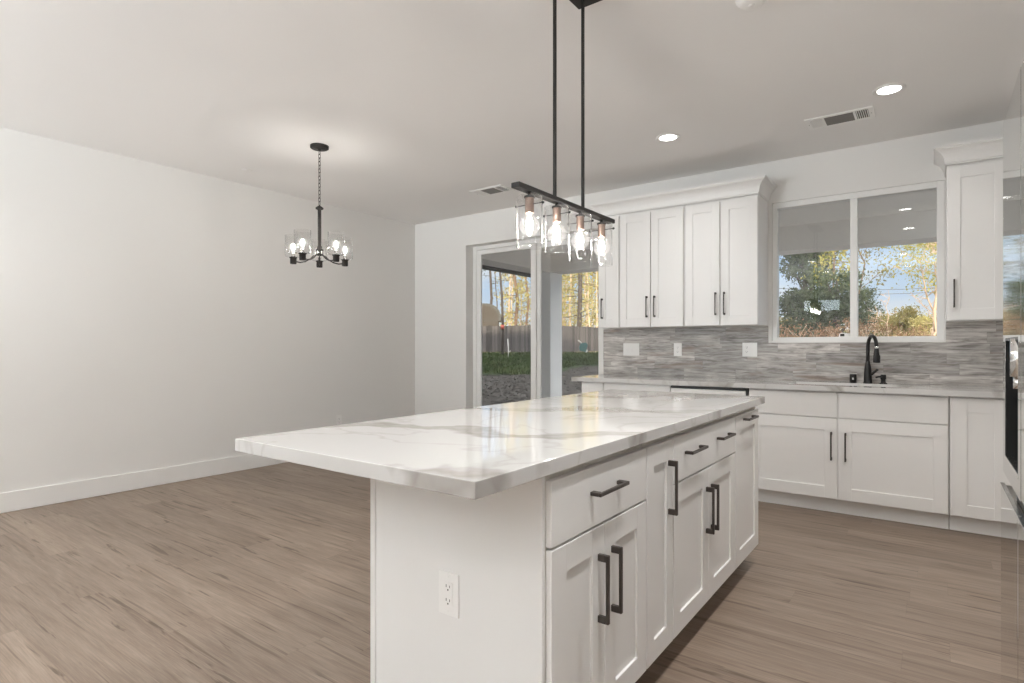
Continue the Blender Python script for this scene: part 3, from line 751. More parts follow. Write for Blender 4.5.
# crown moulding, mitred return at each exposed end
def crown(name, label, x0, x1, ends):
    prof = [(0, 0), (.007, 0), (.007, .010), (.011, .012), (.013, .030), (.018, .050), (.027, .070), (.040, .087), (.056, .098), (.062, .100), (.062, .108), (.070, .109), (.070, .1275), (.066, .1285), (0, .1285)]   # (outwards, up)
    path = []
    yw = W - .001; yf = UF - DT + .004
    if ends[0]: path += [((x0, yw), (-1, 0)), ((x0, yf), (-1, -1))]
    else: path += [((x0, yf), (0, -1))]
    if ends[1]: path += [((x1, yf), (1, -1)), ((x1, yw), (1, 0))]
    else: path += [((x1, yf), (0, -1))]
    bm = BM(); rings = []
    for (px, py), (nx, ny) in path: rings.append([bm.verts.new((px + nx * o_, py + ny * o_, UZ1 + .0005 + z)) for o_, z in prof])
    n = len(prof)
    for A, B in zip(rings, rings[1:]):
        for k in range(n): bm.faces.new((A[k], A[(k + 1) % n], B[(k + 1) % n], B[k]))
    bm.faces.new(rings[0][::-1]); bm.faces.new(rings[-1])
    tag(obj(name, bm, 'cab'), label, 'crown moulding')
crown('crown_moulding', 'white cove crown moulding along the top of the long row of wall cabinets', -2.560, -1.1365, (True, True))
crown('crown_moulding', 'short white crown moulding on the single wall cabinet right of the window', .076, .400, (True, True))

# ------------------------------------------------------------------ REFRIGERATOR
RX, RY0, RY1, RZ = .1655, 1.365, 2.205, 1.845
t = thing('refrigerator', 'stainless steel refrigerator with a dark water dispenser at the right edge', 'refrigerator', (RX + .38, (RY0 + RY1) / 2, 0))
bm = BM(); box(bm, RX + .075, XR - .02, RY0 + .004, RY1 - .004, .03, RZ - .02, .006); obj('body', bm, 'fridge_side', t)
for x, y in ((RX + .12, RY0 + .06), (RX + .12, RY1 - .06), (XR - .08, RY0 + .06), (XR - .08, RY1 - .06)):
    bm = BM(); cyl(bm, (x, y, 0), (x, y, .035), .02, seg=10); obj('foot', bm, 'black', t)
ymid = (RY0 + RY1) / 2
GAP = .808
def fdoor(y0, y1, z0, z1, x0):
    bm = BM(); box(bm, x0, RX + .07, y0, y1, z0, z1, .006, 3); return bm
# upper doors
# left (far) door has the dispenser recess: build it around the opening
DY0, DY1, DZ0, DZ1 = ymid + .055, RY1 - .055, .872, 1.215
bm = BM(); zA, zB = GAP + .02, RZ; y0, y1 = ymid + .003, RY1
box(bm, RX, RX + .07, y0, DY0, zA, zB); box(bm, RX, RX + .07, DY1, y1, zA, zB)
box(bm, RX, RX + .07, DY0, DY1, zA, DZ0); box(bm, RX, RX + .07, DY0, DY1, DZ1, zB)
bmesh.ops.remove_doubles(bm, verts=bm.verts[:], dist=1e-5)
d = obj('door', bm, 'steel', t)
bm = BM(); box(bm, RX + .055, RX + .069, DY0, DY1, DZ0, DZ1)
q = .008
for a in ((DY0, DY0 + q, DZ0, DZ1), (DY1 - q, DY1, DZ0, DZ1), (DY0 + q, DY1 - q, DZ1 - q, DZ1)): box(bm, RX + .001, RX + .055, *a)
obj('dispenser', bm, 'disp', d)
bm = BM(); box(bm, RX - .001, RX + .055, DY0, DY1, DZ0, DZ0 + .012, .001); obj('drip_tray', bm, 'steel_bright', d)
bm = BM(); yn = DY0 + .085; cyl(bm, (RX + .010, yn, 1.115), (RX + .010, yn, DZ1 - .004), .018, seg=16); cyl(bm, (RX + .010, yn, 1.085), (RX + .010, yn, 1.115), .012, seg=16); obj('spout', bm, 'steel_bright', d)
obj('door', fdoor(RY0, ymid - .003, GAP + .02, RZ, RX), 'steel', t)
# lower doors, proud of the upper ones, dark finger groove on top
for a0, a1 in ((ymid + .003, RY1), (RY0, ymid - .003)):
    bm = BM(); box(bm, RX - .005, RX + .07, a0, a1, .055, GAP - .02, .004, 2); d = obj('lower_door', bm, 'steel', t)
    bm = BM(); box(bm, RX - .006, RX + .004, a0, a1, GAP - .0195, GAP - .0135, .001); obj('lip', bm, 'steel_bright', d)
    bm = BM(); box(bm, RX + .03, RX + .069, a0, a1, GAP - .02, GAP + .018); obj('grip_groove', bm, 'black', d)

# ================================================================== LIGHT FITTINGS
CAN_W = 14.5
def downlight(x, y, label):
    t = thing('recessed_light', label, 'ceiling light', (x, y, CE), 'recessed ceiling lights')
    bm = BM(); lathe(bm, (x, y, CE), [(.060, -.0015), (.066, -.006), (.084, -.004), (.088, 0), (.088, .001), (.060, .001)], 36, True); obj('trim_ring', bm, 'plastic', t)
    bm = BM(); lathe(bm, (x, y, CE), [(0, -.0016), (.061, -.0016), (.061, -.0006), (0, -.0006)], 36); obj('lens', bm, 'can', t)
    ld = bpy.data.lights.new('lamp', 'AREA'); ld.shape = 'DISK'; ld.size = .115; ld.energy = CAN_W; ld.spread = math.radians(130); ld.color = (1.0, .985, .965)
    lo = bpy.data.objects.new('lamp', ld); COL.objects.link(lo); lo.parent = t; lo.location = (0, 0, -.008)
    return t
d0 = downlight(-1.61, 4.19, 'round lit recessed ceiling light on the left, above the back wall cabinets')
place(d0, (1.393, .02, 0), 'round lit recessed ceiling light on the right, beside the ceiling vent')
for ch in d0.children:
    if ch.type == 'LIGHT': ch.data.energy = 3.7    # the row along the cabinets is dimmed
for (x, y, lb) in ((-.26, 2.62, 'recessed ceiling light above the aisle beside the refrigerator, mirrored high in the kitchen window'), (-.26, 1.32, 'recessed ceiling light above the near end of the aisle, mirrored low in the kitchen window'),
                   (-4.6, .55, 'added unseen recessed fill light, row nearest the chandelier, by the left wall'), (-3.4, .55, 'added unseen recessed fill light, row nearest the chandelier, second from the left wall'), (-2.2, .40, 'added unseen recessed fill light, row nearest the chandelier, closest to the island'),
                   (-4.6, -1.2, 'added unseen recessed fill light behind the camera, middle row, by the left wall'), (-3.2, -1.2, 'added unseen recessed fill light behind the camera, middle row, second from the left wall'), (-1.8, -1.2, 'added unseen recessed fill light behind the camera, middle row, third from the left wall'), (-.4, -1.2, 'added unseen recessed fill light behind the camera, middle row, by the right wall'),
                   (-4.6, -3.0, 'added unseen recessed fill light behind the camera, last row, by the left wall'), (-3.2, -3.0, 'added unseen recessed fill light behind the camera, last row, second from the left wall'), (-1.8, -3.0, 'added unseen recessed fill light behind the camera, last row, third from the left wall'), (-.4, -3.0, 'added unseen recessed fill light behind the camera, last row, by the right wall')):
    place(d0, (x + 1.61, y - 4.19, 0), lb, CAN_W if y > 1 else 4.5)  # aisle pair aside, these out-of-view rows are added to brighten the room

# linear pendant
PX_, PYc = -1.25, 2.123
t = thing('pendant_light', 'black linear pendant with four clear glass shades hanging above the island', 'pendant light', (PX_, PYc, 1.57))
bm = BM(); box(bm, PX_ - .065, PX_ + .065, 1.925, 2.318, CE - .028, CE, .003); obj('canopy', bm, 'bar', t)
for y in (PYc - .117, PYc + .117):
    bm = BM(); box(bm, PX_ - .0055, PX_ + .0055, y - .0055, y + .0055, 1.800, CE - .027); obj('rod', bm, 'bar', t)
BZ0, BZ1 = 1.783, 1.802
bm = BM(); box(bm, PX_ - .019, PX_ + .019, 1.729, 2.521, BZ0, BZ1, .0015); obj('bar', bm, 'bar', t)
def bulb_bm(c, z0, z1, r):
    """pear bulb hanging base-up from z0 (top) to z1 (bottom)"""
    bm = BM(); n = 14; prof = [(.012, z0 - c[2])]
    zc = z1 + r
    for k in range(n + 1):
        a = math.radians(62) - (math.radians(62) + PI / 2) * k / n
        prof.append((max(r * math.cos(a), 0 if k == n else 1e-3), zc + r * math.sin(a) - c[2]))
    prof[-1] = (0, z1 - c[2])
    lathe(bm, c, prof, 22); return bm
shade_proto = None
for i, y in enumerate((1.823, 2.022, 2.217, 2.418)):
    c = (PX_, y, 1.571)
    bm = BM(); lathe(bm, c, [(0, .197), (.0165, .197), (.0175, .190), (.0175, .135), (.015, .132), (0, .132)], 20); so = obj('socket', bm, 'bronze', t)
    bm = BM(); cyl(bm, (PX_, y, 1.768), (PX_, y, BZ0), .0075, seg=12); lathe(bm, (PX_, y, 1.762), [(0, 0), (.021, 0), (.021, .007), (0, .007)], 20); obj('stem', bm, 'black', so)
    bm = BM()
    tube(bm, [(PX_ - .060, y, 1.737), (PX_ + .060, y, 1.737)], .0018, 8)
    for s in (-1, 1): lathe(bm, (PX_ + s * .061, y, 1.731), [(0, 0), (.0055, .003), (.0055, .009), (0, .012)], 10)
    obj('pin', bm, 'black', so)
    bm = BM(); lathe(bm, c, [(.0490, .194), (.0505, .1945), (.0505, .001), (.0498, 0), (.0492, .001)], 40, True); sh = obj('shade', bm, 'shade', t)
    b = obj('bulb', bulb_bm(c, 1.704, 1.617, .0385), 'bulbglass', t)
    bm = BM(); lathe(bm, (PX_, y, 1.634), [(0, 0), (.010, .004), (.013, .018), (.012, .036), (.006, .052), (0, .055)], 12); obj('filament', bm, 'filament', b)

# chandelier
CX, CY = -3.886, 2.754
t = thing('chandelier', 'dark bronze five arm chandelier with clear glass cups hanging on a chain', 'chandelier', (CX, CY, 1.85))
bm = BM(); lathe(bm, (CX, CY, CE), [(0, -.034), (.010, -.034), (.012, -.026), (.060, -.024), (.070, -.018), (.071, 0), (0, 0)], 28); obj('canopy', bm, 'bar', t)
bm = BM(); z = CE - .036; k = 0
while z > 2.305:
    u = (1, 0, 0) if k % 2 == 0 else (0, 1, 0)
    torus(bm, (CX, CY, z - .016), .0085, .0022, u, (0, 0, 1), 12, 6, .009); z -= .0285; k += 1
obj('chain', bm, 'bar', t)
bm = BM(); lathe(bm, (CX, CY, 1.955), [(0, 0), (.020, 0), (.020, .02), (.0135, .03), (.0135, .31), (.030, .318), (.030, .328), (.012, .340), (0, .352)], 22); obj('stem', bm, 'bar', t)
bm = BM(); lathe(bm, (CX, CY, 1.905), [(0, 0), (.014, 0), (.030, .006), (.030, .013), (.012, .017), (.012, .040), (.030, .044), (.030, .052), (0, .054)], 22)
for k in range(4):
    a = PI / 4 + k * PI / 2; cyl(bm, (CX + .025 * math.cos(a), CY + .025 * math.sin(a), 1.912), (CX + .025 * math.cos(a), CY + .025 * math.sin(a), 1.955), .004, seg=8)
obj('hub', bm, 'bar', t)
away = math.atan2(CY, CX)
for k in range(5):
    a = away + 2 * PI * k / 5; ca, sa = math.cos(a), math.sin(a); R = .205
    x, y = CX + R * ca, CY + R * sa
    bm = BM(); tube(bm, [(CX + r * ca, CY + r * sa, z) for r, z in ((.012, 1.918), (.045, 1.905), (.075, 1.880), (.11, 1.862), (.15, 1.855), (.19, 1.860))], .0055, 8); ar = obj('arm', bm, 'bar', t)
    bm = BM(); lathe(bm, (x, y, 1.842), [(0, 0), (.022, 0), (.024, .004), (.024, .044), (.030, .047), (.030, .053), (.014, .055), (.013, .08), (0, .08)], 20); obj('socket', bm, 'bar', ar)
    bm = BM(); lathe(bm, (x, y, 1.897), [(.0600, .168), (.0620, .1685), (.0620, .006), (.058, 0), (.016, 0), (.016, .003), (.0565, .003), (.0600, .008)], 36, True); obj('shade', bm, 'shade', ar)
    bm = BM(); n = 12; r = .036; zc = 1.975
    lathe(bm, (x, y, zc), [(.012, -.055)] + [(max(r * math.cos(q_), 0), r * math.sin(q_)) for q_ in [math.radians(-62) + math.radians(152) * j / n for j in range(n)]] + [(0, r)], 20)
    b = obj('bulb', bm, 'bulbglass', ar)
    bm = BM(); lathe(bm, (x, y, zc - .026), [(0, 0), (.008, .004), (.013, .020), (.012, .034), (.006, .046), (0, .048)], 12); obj('filament', bm, 'filament2', b)

# ceiling vents, sprinkler cap, smoke alarm
def vent(cx, cy, sx, sy, label, side, rot):
    t = thing('ceiling_vent', label, 'vent', (cx, cy, CE), 'ceiling vents')
    bm = BM(); fl = .030; zt, zb = CE, CE - .006
    box(bm, cx - sx / 2 - fl, cx + sx / 2 + fl, cy - sy / 2 - fl, cy - sy / 2, zb, zt, .001); box(bm, cx - sx / 2 - fl, cx + sx / 2 + fl, cy + sy / 2, cy + sy / 2 + fl, zb, zt, .001)
    box(bm, cx - sx / 2 - fl, cx - sx / 2, cy - sy / 2, cy + sy / 2, zb, zt, .001); box(bm, cx + sx / 2, cx + sx / 2 + fl, cy - sy / 2, cy + sy / 2, zb, zt, .001)
    x1, x2 = cx - sx / 2 + sx * .23, cx + sx / 2 - sx * .23
    for xm in (x1, x2): box(bm, xm - .007, xm + .007, cy - sy / 2, cy + sy / 2, zb, zt)
    obj('frame', bm, 'plastic', t)
    bm = BM(); box(bm, cx - sx / 2, cx + sx / 2, cy - sy / 2, cy + sy / 2, CE - .0008, CE - .0002); obj('duct_opening', bm, 'ventduct', t)
    for a0, a1, n, lean in ((cx - sx / 2, x1 - .007, 6, -1), (x2 + .007, cx + sx / 2, 6, 1)):
        bm = BM()
        for k in range(n):
            x = a0 + (k + .5) * (a1 - a0) / n
            prism(bm, [(x - .0022 + lean * .003, CE - .0055), (x + .0008 + lean * .003, CE - .0055), (x + .0030 - lean * .003, CE - .001), (x - .0000 - lean * .003, CE - .001)], lambda p, q_, s: (p, s, q_), cy - sy / 2, cy + sy / 2)
        obj('louvers', bm, 'plastic', t)
    bm = BM(); n = 11
    for k in range(n):
        y = cy - sy / 2 + (k + .5) * sy / n
        prism(bm, [(y + .006, CE - .0052), (y + .0048, CE - .0058), (y - .0062, CE - .0015), (y - .005, CE - .001)], lambda p, q_, s: (s, p, q_), x1 + .007, x2 - .007)
    obj('louvers', bm, 'ventdark', t)
    for s in (-1, 1):
        bm = BM(); cyl(bm, (cx + s * (sx / 2 + .015), cy, CE - .0075), (cx + s * (sx / 2 + .015), cy, CE - .006), .0035, seg=8)
        obj('screw', bm, 'ventdark', t)
vent(-.520, 4.540, .345, .168, 'white rectangular ceiling vent near the right recessed light', 1, 0)
vent(-3.590, 4.565, .345, .172, 'white ceiling vent above the sliding door, left of the pendant bar', 1, 0)
bm = BM(); lathe(bm, (-4.93, 2.745, CE), [(0, -.006), (.040, -.006), (.043, -.004), (.043, -.0025), (.036, -.002), (.036, 0), (0, 0)], 28)
tag(obj('sprinkler_cap', bm, 'ceiling'), 'small flat round sprinkler cover on the ceiling near the left wall', 'sprinkler')
t = thing('smoke_alarm', 'round white smoke alarm on the ceiling at the top edge of the picture', 'smoke alarm', (-.66, 2.735, CE))
bm = BM(); lathe(bm, (-.66, 2.735, CE), [(0, -.034), (.040, -.034), (.052, -.030), (.060, -.018), (.068, -.012), (.070, 0), (0, 0)], 32); obj('housing', bm, 'plastic', t)
bm = BM(); lathe(bm, (-.66, 2.735, CE - .0345), [(0, -.003), (.012, -.003), (.014, 0), (0, 0)], 18); obj('test_button', bm, 'plastic', t)

# ================================================================== OUTSIDE
Fv = Vector((-math.sin(YAW), math.cos(YAW), 0)); Rv = Vector((math.cos(YAW), math.sin(YAW), 0))
def spot(x, d, z=0.0):
    """a place on the plot: bearing from the house corner given by x, distance d"""
    p = d * (Fv + (x - 512) / 575.5 * Rv); return Vector((p.x, p.y, z))
def gz(p):
    s = Vector((p[0], p[1], 0)).dot(Fv)
    return -.10 + .0375 * min(max(0.0, s - 13.0), 24.0) + .01 * max(0.0, s - 37)
def ground_patch(name, mat, corners, n, m, dz, rough, label):
    bm = BM(); P = [Vector(c) for c in corners]; G = []
    for i in range(n + 1):
        row = []
        for j in range(m + 1):
            a, b = i / n, j / m
            p = (P[0] * (1 - a) + P[1] * a) * (1 - b) + (P[3] * (1 - a) + P[2] * a) * b
            row.append(bm.verts.new((p.x, p.y, gz(p) + dz + rough * mnoise.noise(Vector((p.x * .7, p.y * .7, 3.1))))))
        G.append(row)
    for i in range(n):
        for j in range(m):
            f = bm.faces.new((G[i][j], G[i + 1][j], G[i + 1][j + 1], G[i][j + 1])); f.smooth = True
    o = struct(name, bm, mat, label); o['category'] = 'ground'
ground_patch('ground_forest', 'duff', [spot(-300, 36.0), spot(1500, 36.0), spot(1300, 260), spot(-100, 260)], 30, 20, -.03, .05, 'forest floor beyond the fence')
ground_patch('ground_yard', 'mulch', [spot(-300, 4), spot(1800, 4), spot(1800, 38), spot(-300, 38)], 60, 40, -.03, .05, 'dark bark mulch yard')
def lawn():
    bm = BM(); G = []; n, m = 70, 26
    for i in range(n + 1):
        row = []; x = 380 + (760 - 380) * i / n
        d0 = 21.0 + 4.5 * max(0, min(1, (x - 540) / 40)) + 1.6 * mnoise.noise(Vector((x * .02, 1.7, 0))) + .8 * mnoise.noise(Vector((x * .09, 4.7, 0)))
        for j in range(m + 1):
            p = spot(x, d0 + (37.6 - d0) * j / m)
            row.append(bm.verts.new((p.x, p.y, gz(p) + .02 * min(1, j) + .05 * mnoise.noise(Vector((p.x * .7, p.y * .7, 3.1))) + .03 * mnoise.noise(Vector((p.x * 2, p.y * 2, 9))))))
        G.append(row)
    for i in range(n):
        for j in range(m):
            f = bm.faces.new((G[i][j], G[i + 1][j], G[i + 1][j + 1], G[i][j + 1])); f.smooth = True
    o = struct('ground_lawn', bm, 'lawn', 'green lawn in front of the fence'); o['category'] = 'lawn'
lawn()
# covered patio: slab, posts, beam, soffit
bm = BM(); box(bm, -5.62, 3.0, W + WT, 8.55, -.14, -.02); o = struct('patio_slab', bm, 'patio', 'concrete slab of the covered patio'); o['category'] = 'patio'
def post(x, y, label):
    t = thing('patio_post', label, 'post', (x, y, -.02))
    bm = BM(); box(bm, x - .185, x + .185, y - .185, y + .185, -.02, 2.42, .006); obj('shaft', bm, 'stucco', t)
    bm = BM(); box(bm, x - .205, x + .205, y - .205, y + .205, -.02, .12, .004); obj('plinth', bm, 'stucco', t); return t
post(-5.255, 8.185, 'square pale stucco patio post seen through the right glass door panel')
bm = BM()
box(bm, -5.44, 3.0, 8.0, 8.37, 2.42, 2.73); box(bm, -5.44, -5.07, W + WT, 8.0, 2.42, 2.73)
o = struct('patio_beam', bm, 'soffit', 'painted beam around the covered patio'); o['category'] = 'beam'
bm = BM(); box(bm, -5.62, 3.0, W + WT, 8.55, 2.73, 2.80); o = struct('patio_ceiling', bm, 'soffit', 'patio ceiling outside the windows'); o['category'] = 'ceiling'
bm = BM(); box(bm, -5.66, -5.44, W + WT, 8.60, 2.40, 2.56); box(bm, -5.66, 3.0, 8.40, 8.60, 2.47, 2.82)
o = struct('patio_fascia', bm, 'fascia', 'dark fascia along the patio roof edge'); o['category'] = 'fascia'
# unseen gable roof, made tall and wide to shade the yard
bm = BM()
prism(bm, [(-9.2, 2.95), (9.0, 2.95), (9.0, 3.2), (0.0, 7.4), (-9.2, 3.2)], lambda a, b, s: (s, a, b), -14.0, 14.0)
o = struct('roof', bm, 'roof', 'unseen shingle roof shaped to shade the yard'); o['category'] = 'roof'
bm = BM(); box(bm, -9.0, 14.0, -9.2, -9.0, -.1, 3.3); o = struct('sun_block_wall', bm, 'stucco', 'added unseen wall blocking the sun behind the camera'); o['category'] = 'wall'  # unseen wall added to keep direct sun out of the rear windows

# fence: two runs meeting at a corner behind the patio post
def fence(pa, pb, label):
    pa, pb = Vector(pa), Vector(pb); d = (pb - pa); Ln = d.length; d.normalize(); ang = math.atan2(d.y, d.x)
    t = thing('fence', label, 'fence', (pa.x, pa.y, gz(pa))); t.rotation_euler = (0, 0, ang)
    za = gz(pa)
    def local(bmx, nm, mt):
        bmesh.ops.recalc_face_normals(bmx, faces=bmx.faces[:]); me = bpy.data.meshes.new(nm); bmx.to_mesh(me); bmx.free(); me.materials.append(M[mt])
        o = bpy.data.objects.new(nm, me); COL.objects.link(o); o.parent = t; return o
    bm = BM(); n = int(Ln / .145); rnd = random.Random(5)
    for k in range(n):
        x = k * .145; zz = gz(pa + d * x) - za
        box(bm, x, x + .138, -.010 - .004 * (k % 2), .010, zz + .03, zz + 1.80 + rnd.uniform(-.02, .02))
    local(bm, 'pickets', 'fence')
    bm = BM()
    for h in (.35, 1.02, 1.74):
        for k in range(int(Ln / 2.4) + 1):
            x0, x1 = k * 2.4, min((k + 1) * 2.4, Ln); z0 = gz(pa + d * (x0 + x1) / 2) - za
            if x1 > x0: box(bm, x0, x1, -.055, -.014, z0 + h - .045, z0 + h + .045)
    local(bm, 'rails', 'post')
    for k in range(int(Ln / 2.4) + 1):
        x = k * 2.4; zz = gz(pa + d * x) - za
        bm = BM(); box(bm, x - .05, x + .05, -.15, -.056, zz - .1, zz + 1.86); local(bm, 'post', 'post')
    return t
FC = spot(545, 36.5)
fence(FC, spot(545, 36.5) + Vector((-11.5, .6, 0)), 'weathered grey board fence seen through the left door panel')
fe = FC + Vector((-.9, 11.5, 0))
fence(fe, FC, 'weathered grey board fence seen through the right door panel')

# trees ---------------------------------------------------------------------
def quads(name, pts, sizes, mat, parent, rnd, flat=.0):
    vs, fs = [], []
    for p, s in zip(pts, sizes):
        a = Vector((rnd.uniform(-1, 1), rnd.uniform(-1, 1), rnd.uniform(-1, 1))).normalized()
        b = a.orthogonal().normalized(); b.rotate(Matrix.Rotation(rnd.uniform(0, 6.28), 3, a)); c = a.cross(b)
        k = len(vs); l = s; wd = s * rnd.uniform(.35, .6)
        vs += [p - b * l, p - c * wd, p + b * l, p + c * wd]; fs.append((k, k + 1, k + 2, k + 3))
    me = bpy.data.meshes.new(name); me.from_pydata([tuple(v - Vector(parent.location)) for v in vs], [], fs); me.materials.append(M[mat])
    o = bpy.data.objects.new(name, me); COL.objects.link(o); o.parent = parent; return o
def limb(bm, p, q, r0, r1, rnd, wob=.1, n=5, seg=7):
    p, q = Vector(p), Vector(q); L_ = (q - p).length
    pts = [p.lerp(q, i / n) + (Vector((rnd.uniform(-1, 1), rnd.uniform(-1, 1), 0)) * wob * L_ * .1 if 0 < i < n else Vector()) for i in range(n + 1)]
    tube(bm, pts, [r0 + (r1 - r0) * i / n for i in range(n + 1)], seg); return pts
def pine(x, d, h, r, bark, leaf, label, crown0=.25, width=2.2, count=1400, size=.22, seed=1, group=None, lean=0.0, clumpy=60):
    rnd = random.Random(seed); b = spot(x, d); b.z = gz(b) - .1
    t = thing('pine_tree', label, 'tree', b, group)
    top = b + Vector((lean, lean * .3, h)); bm = BM(); limb(bm, b, top, r, r * .25, rnd, .12, 8, 9)
    cl = []
    for k in range(clumpy):
        f_ = crown0 + (1 - crown0) * (k + rnd.random()) / clumpy
        c0 = b.lerp(top, f_); a = rnd.uniform(0, 6.28); ln = width * (1.15 - f_) * rnd.uniform(.5, 1.1)
        q = c0 + Vector((math.cos(a) * ln, math.sin(a) * ln, rnd.uniform(-.25, .25) * ln)); cl.append((c0, q, ln))
        limb(bm, c0, q, r * .16 * (1.2 - f_) + .008, .006, rnd, .3, 3, 5)
    obj('trunk', bm, bark, t)
    pts, sz = [], []; size *= .62; count = int(count * 1.25)
    for k in range(count):
        c0, q, ln = cl[rnd.randrange(len(cl))]; u = rnd.uniform(.15, 1.1)
        p = c0.lerp(q, u) + Vector((rnd.gauss(0, .22), rnd.gauss(0, .22), rnd.gauss(.03, .26))) * (ln * .5 + .2)
        pts.append(p); sz.append(size * rnd.uniform(.5, 1.2))
    quads('crown', pts, sz, leaf, t, rnd); return t
def bushy(name, x, d, h, wd, bark, leaf, label, count=1600, size=.2, seed=1, group=None, cone=0.0, zlow=.05, cat='tree', forks=9, r=.10):
    rnd = random.Random(seed); b = spot(x, d); b.z = gz(b) - .1
    t = thing(name, label, cat, b, group); bm = BM(); cl = []
    limb(bm, b, b + Vector((0, 0, h * .92)), r, r * .2, rnd, .25, 6, 8)
    for k in range(forks * 3):
        f_ = zlow + (1 - zlow) * rnd.random() ** .9
        rr = wd * (1 - cone * f_) * math.sqrt(max(.05, 1 - (abs(f_ - .45) / .62) ** 2) if cone == 0 else 1.0) * rnd.uniform(.35, 1.0); a = rnd.uniform(0, 6.28)
        q = b + Vector((math.cos(a) * rr, math.sin(a) * rr, h * f_)); c0 = b + Vector((0, 0, h * max(.03, f_ - .18)))
        limb(bm, c0, q, r * .25, .007, rnd, .4, 4, 5); cl.append(q)
    obj('trunk', bm, bark, t); pts, sz = [], []; size *= .6; count = int(count * 2.3)
    sg = wd * .20
    for k in range(count):
        q = cl[rnd.randrange(len(cl))]; pts.append(q + Vector((rnd.gauss(0, sg), rnd.gauss(0, sg), rnd.gauss(0, sg * .7)))); sz.append(size * rnd.uniform(.5, 1.2))
    quads('crown', pts, sz, leaf, t, rnd); return t
def bare(x, d, h, r, bark, label, seed, forks=7, spread=1.4, group=None, crown=None, cname='bare_tree', c0f=.35):
    rnd = random.Random(seed); b = spot(x, d); b.z = gz(b) - .1
    t = thing(cname, label, 'tree', b, group); bm = BM()
    main = limb(bm, b, b + Vector((rnd.uniform(-.3, .3), rnd.uniform(-.3, .3), h)), r, r * .25, rnd, .5, 8, 8); tips = []
    for k in range(forks):
        f_ = c0f + (1 - c0f) * k / forks; c0 = main[int(f_ * 8)]; a = rnd.uniform(0, 6.28); ln = spread * rnd.uniform(.6, 1.2)
        q = c0 + Vector((math.cos(a) * ln, math.sin(a) * ln, ln * rnd.uniform(.3, 1.0))); pts = limb(bm, c0, q, r * .3, .01, rnd, .6, 5, 6); tips.append(q)
        for m_ in range(3):
            s0 = pts[rnd.randrange(2, 5)]; q2 = s0 + Vector((rnd.uniform(-1, 1), rnd.uniform(-1, 1), rnd.uniform(.0, 1.0))) * ln * .5; limb(bm, s0, q2, .012, .005, rnd, .6, 3, 4); tips.append(q2)
    obj('trunk', bm, bark, t)
    if crown:
        leaf, cnt, size, zmin = crown; good = [q for q in tips if q.z > b.z + zmin] or tips; pts, sz = [], []
        size *= .62; cnt = int(cnt * 1.8)
        for k in range(cnt):
            q = good[rnd.randrange(len(good))]; pts.append(q + Vector((rnd.gauss(0, .35), rnd.gauss(0, .35), rnd.gauss(0, .28)))); sz.append(size * rnd.uniform(.5, 1.2))
        quads('crown', pts, sz, leaf, t, rnd)
    return t
GF = 'pines beyond the board fence'
# seen through the sliding door
pine(490, 62, 22, .17, 'bark_dark', 'leaf_dark', 'slim dark pine trunk against the blue sky, nearest the left door frame', .30, 2.2, 260, .20, 11, GF, clumpy=30)
pine(502.5, 34, 14, .085, 'bark_dark', 'leaf_dark', 'slender dark tree standing in front of the fence in the left door panel', .5, 1.2, 300, .15, 12, None, clumpy=18)
pine(516, 60, 21, .20, 'bark_brown', 'leaf_gold', 'brown trunked golden pine in the middle of the left door panel', .12, 2.6, 1700, .26, 13, GF)
pine(527, 66, 22, .15, 'bark_brown', 'leaf_gold', 'golden pine just left of the middle door stile', .08, 2.2, 1500, .26, 14, GF)
pine(509, 84, 20, .14, 'bark_pale', 'leaf_olive', 'distant olive pine behind the brown trunked pine in the left panel', .05, 2.0, 1100, .28, 15, GF)
pine(536, 72, 21, .18, 'bark_brown', 'leaf_olive', 'olive pine hidden partly by the middle door stile', .05, 2.8, 1500, .28, 16, GF)
pine(578.5, 58, 24, .27, 'bark_dark', 'leaf_gold', 'thick dark trunked pine in the right door panel', .12, 3.0, 1500, .24, 17, GF)
pine(571, 66, 20, .12, 'bark_pale', 'leaf_gold', 'pale trunked golden tree left of the thick dark pine', .06, 2.6, 2300, .26, 18, GF)
pine(562, 80, 21, .14, 'bark_pale', 'leaf_lime', 'yellow green tree close to the patio post in the right panel', .04, 3.0, 2300, .30, 19, GF)
pine(585, 72, 20, .12, 'bark_pale', 'leaf_gold', 'golden tree right of the thick dark pine', .04, 2.8, 2300, .28, 20, GF)
pine(592, 82, 21, .13, 'bark_pale', 'leaf_lime', 'yellow green tree second from the wall cabinet in the right panel', .04, 3.0, 2300, .30, 21, GF)
pine(600, 76, 21, .14, 'bark_brown', 'leaf_gold', 'golden pine at the right edge of the door glass by the wall cabinet', .04, 2.8, 2100, .30, 22, GF)
for i, (x, d, r, bk, lb) in enumerate(((496, 90, .12, 'bark_dark', 'thin far dark pine between the two dark trunks in the left panel'), (521, 78, .10, 'bark_pale', 'thin pale trunked tree right of the brown trunked pine'), (511, 70, .09, 'bark_pale', 'thin pale trunked tree left of the brown trunked pine'),
                                   (566, 74, .10, 'bark_pale', 'thin pale trunk close to the right side of the patio post'), (588, 64, .09, 'bark_pale', 'thin pale trunk in the gap right of the thick dark pine'), (596, 68, .10, 'bark_pale', 'thin pale trunk nearest the wall cabinet in the right panel'), (574, 88, .11, 'bark_brown', 'thin brown trunk just left of the thick dark pine'))):
    pine(x, d, 19, r, bk, 'leaf_olive' if i % 2 else 'leaf_gold', lb, .05 if i else .4, 2.2, 700 if i else 120, .24, 120 + i, GF, clumpy=40)
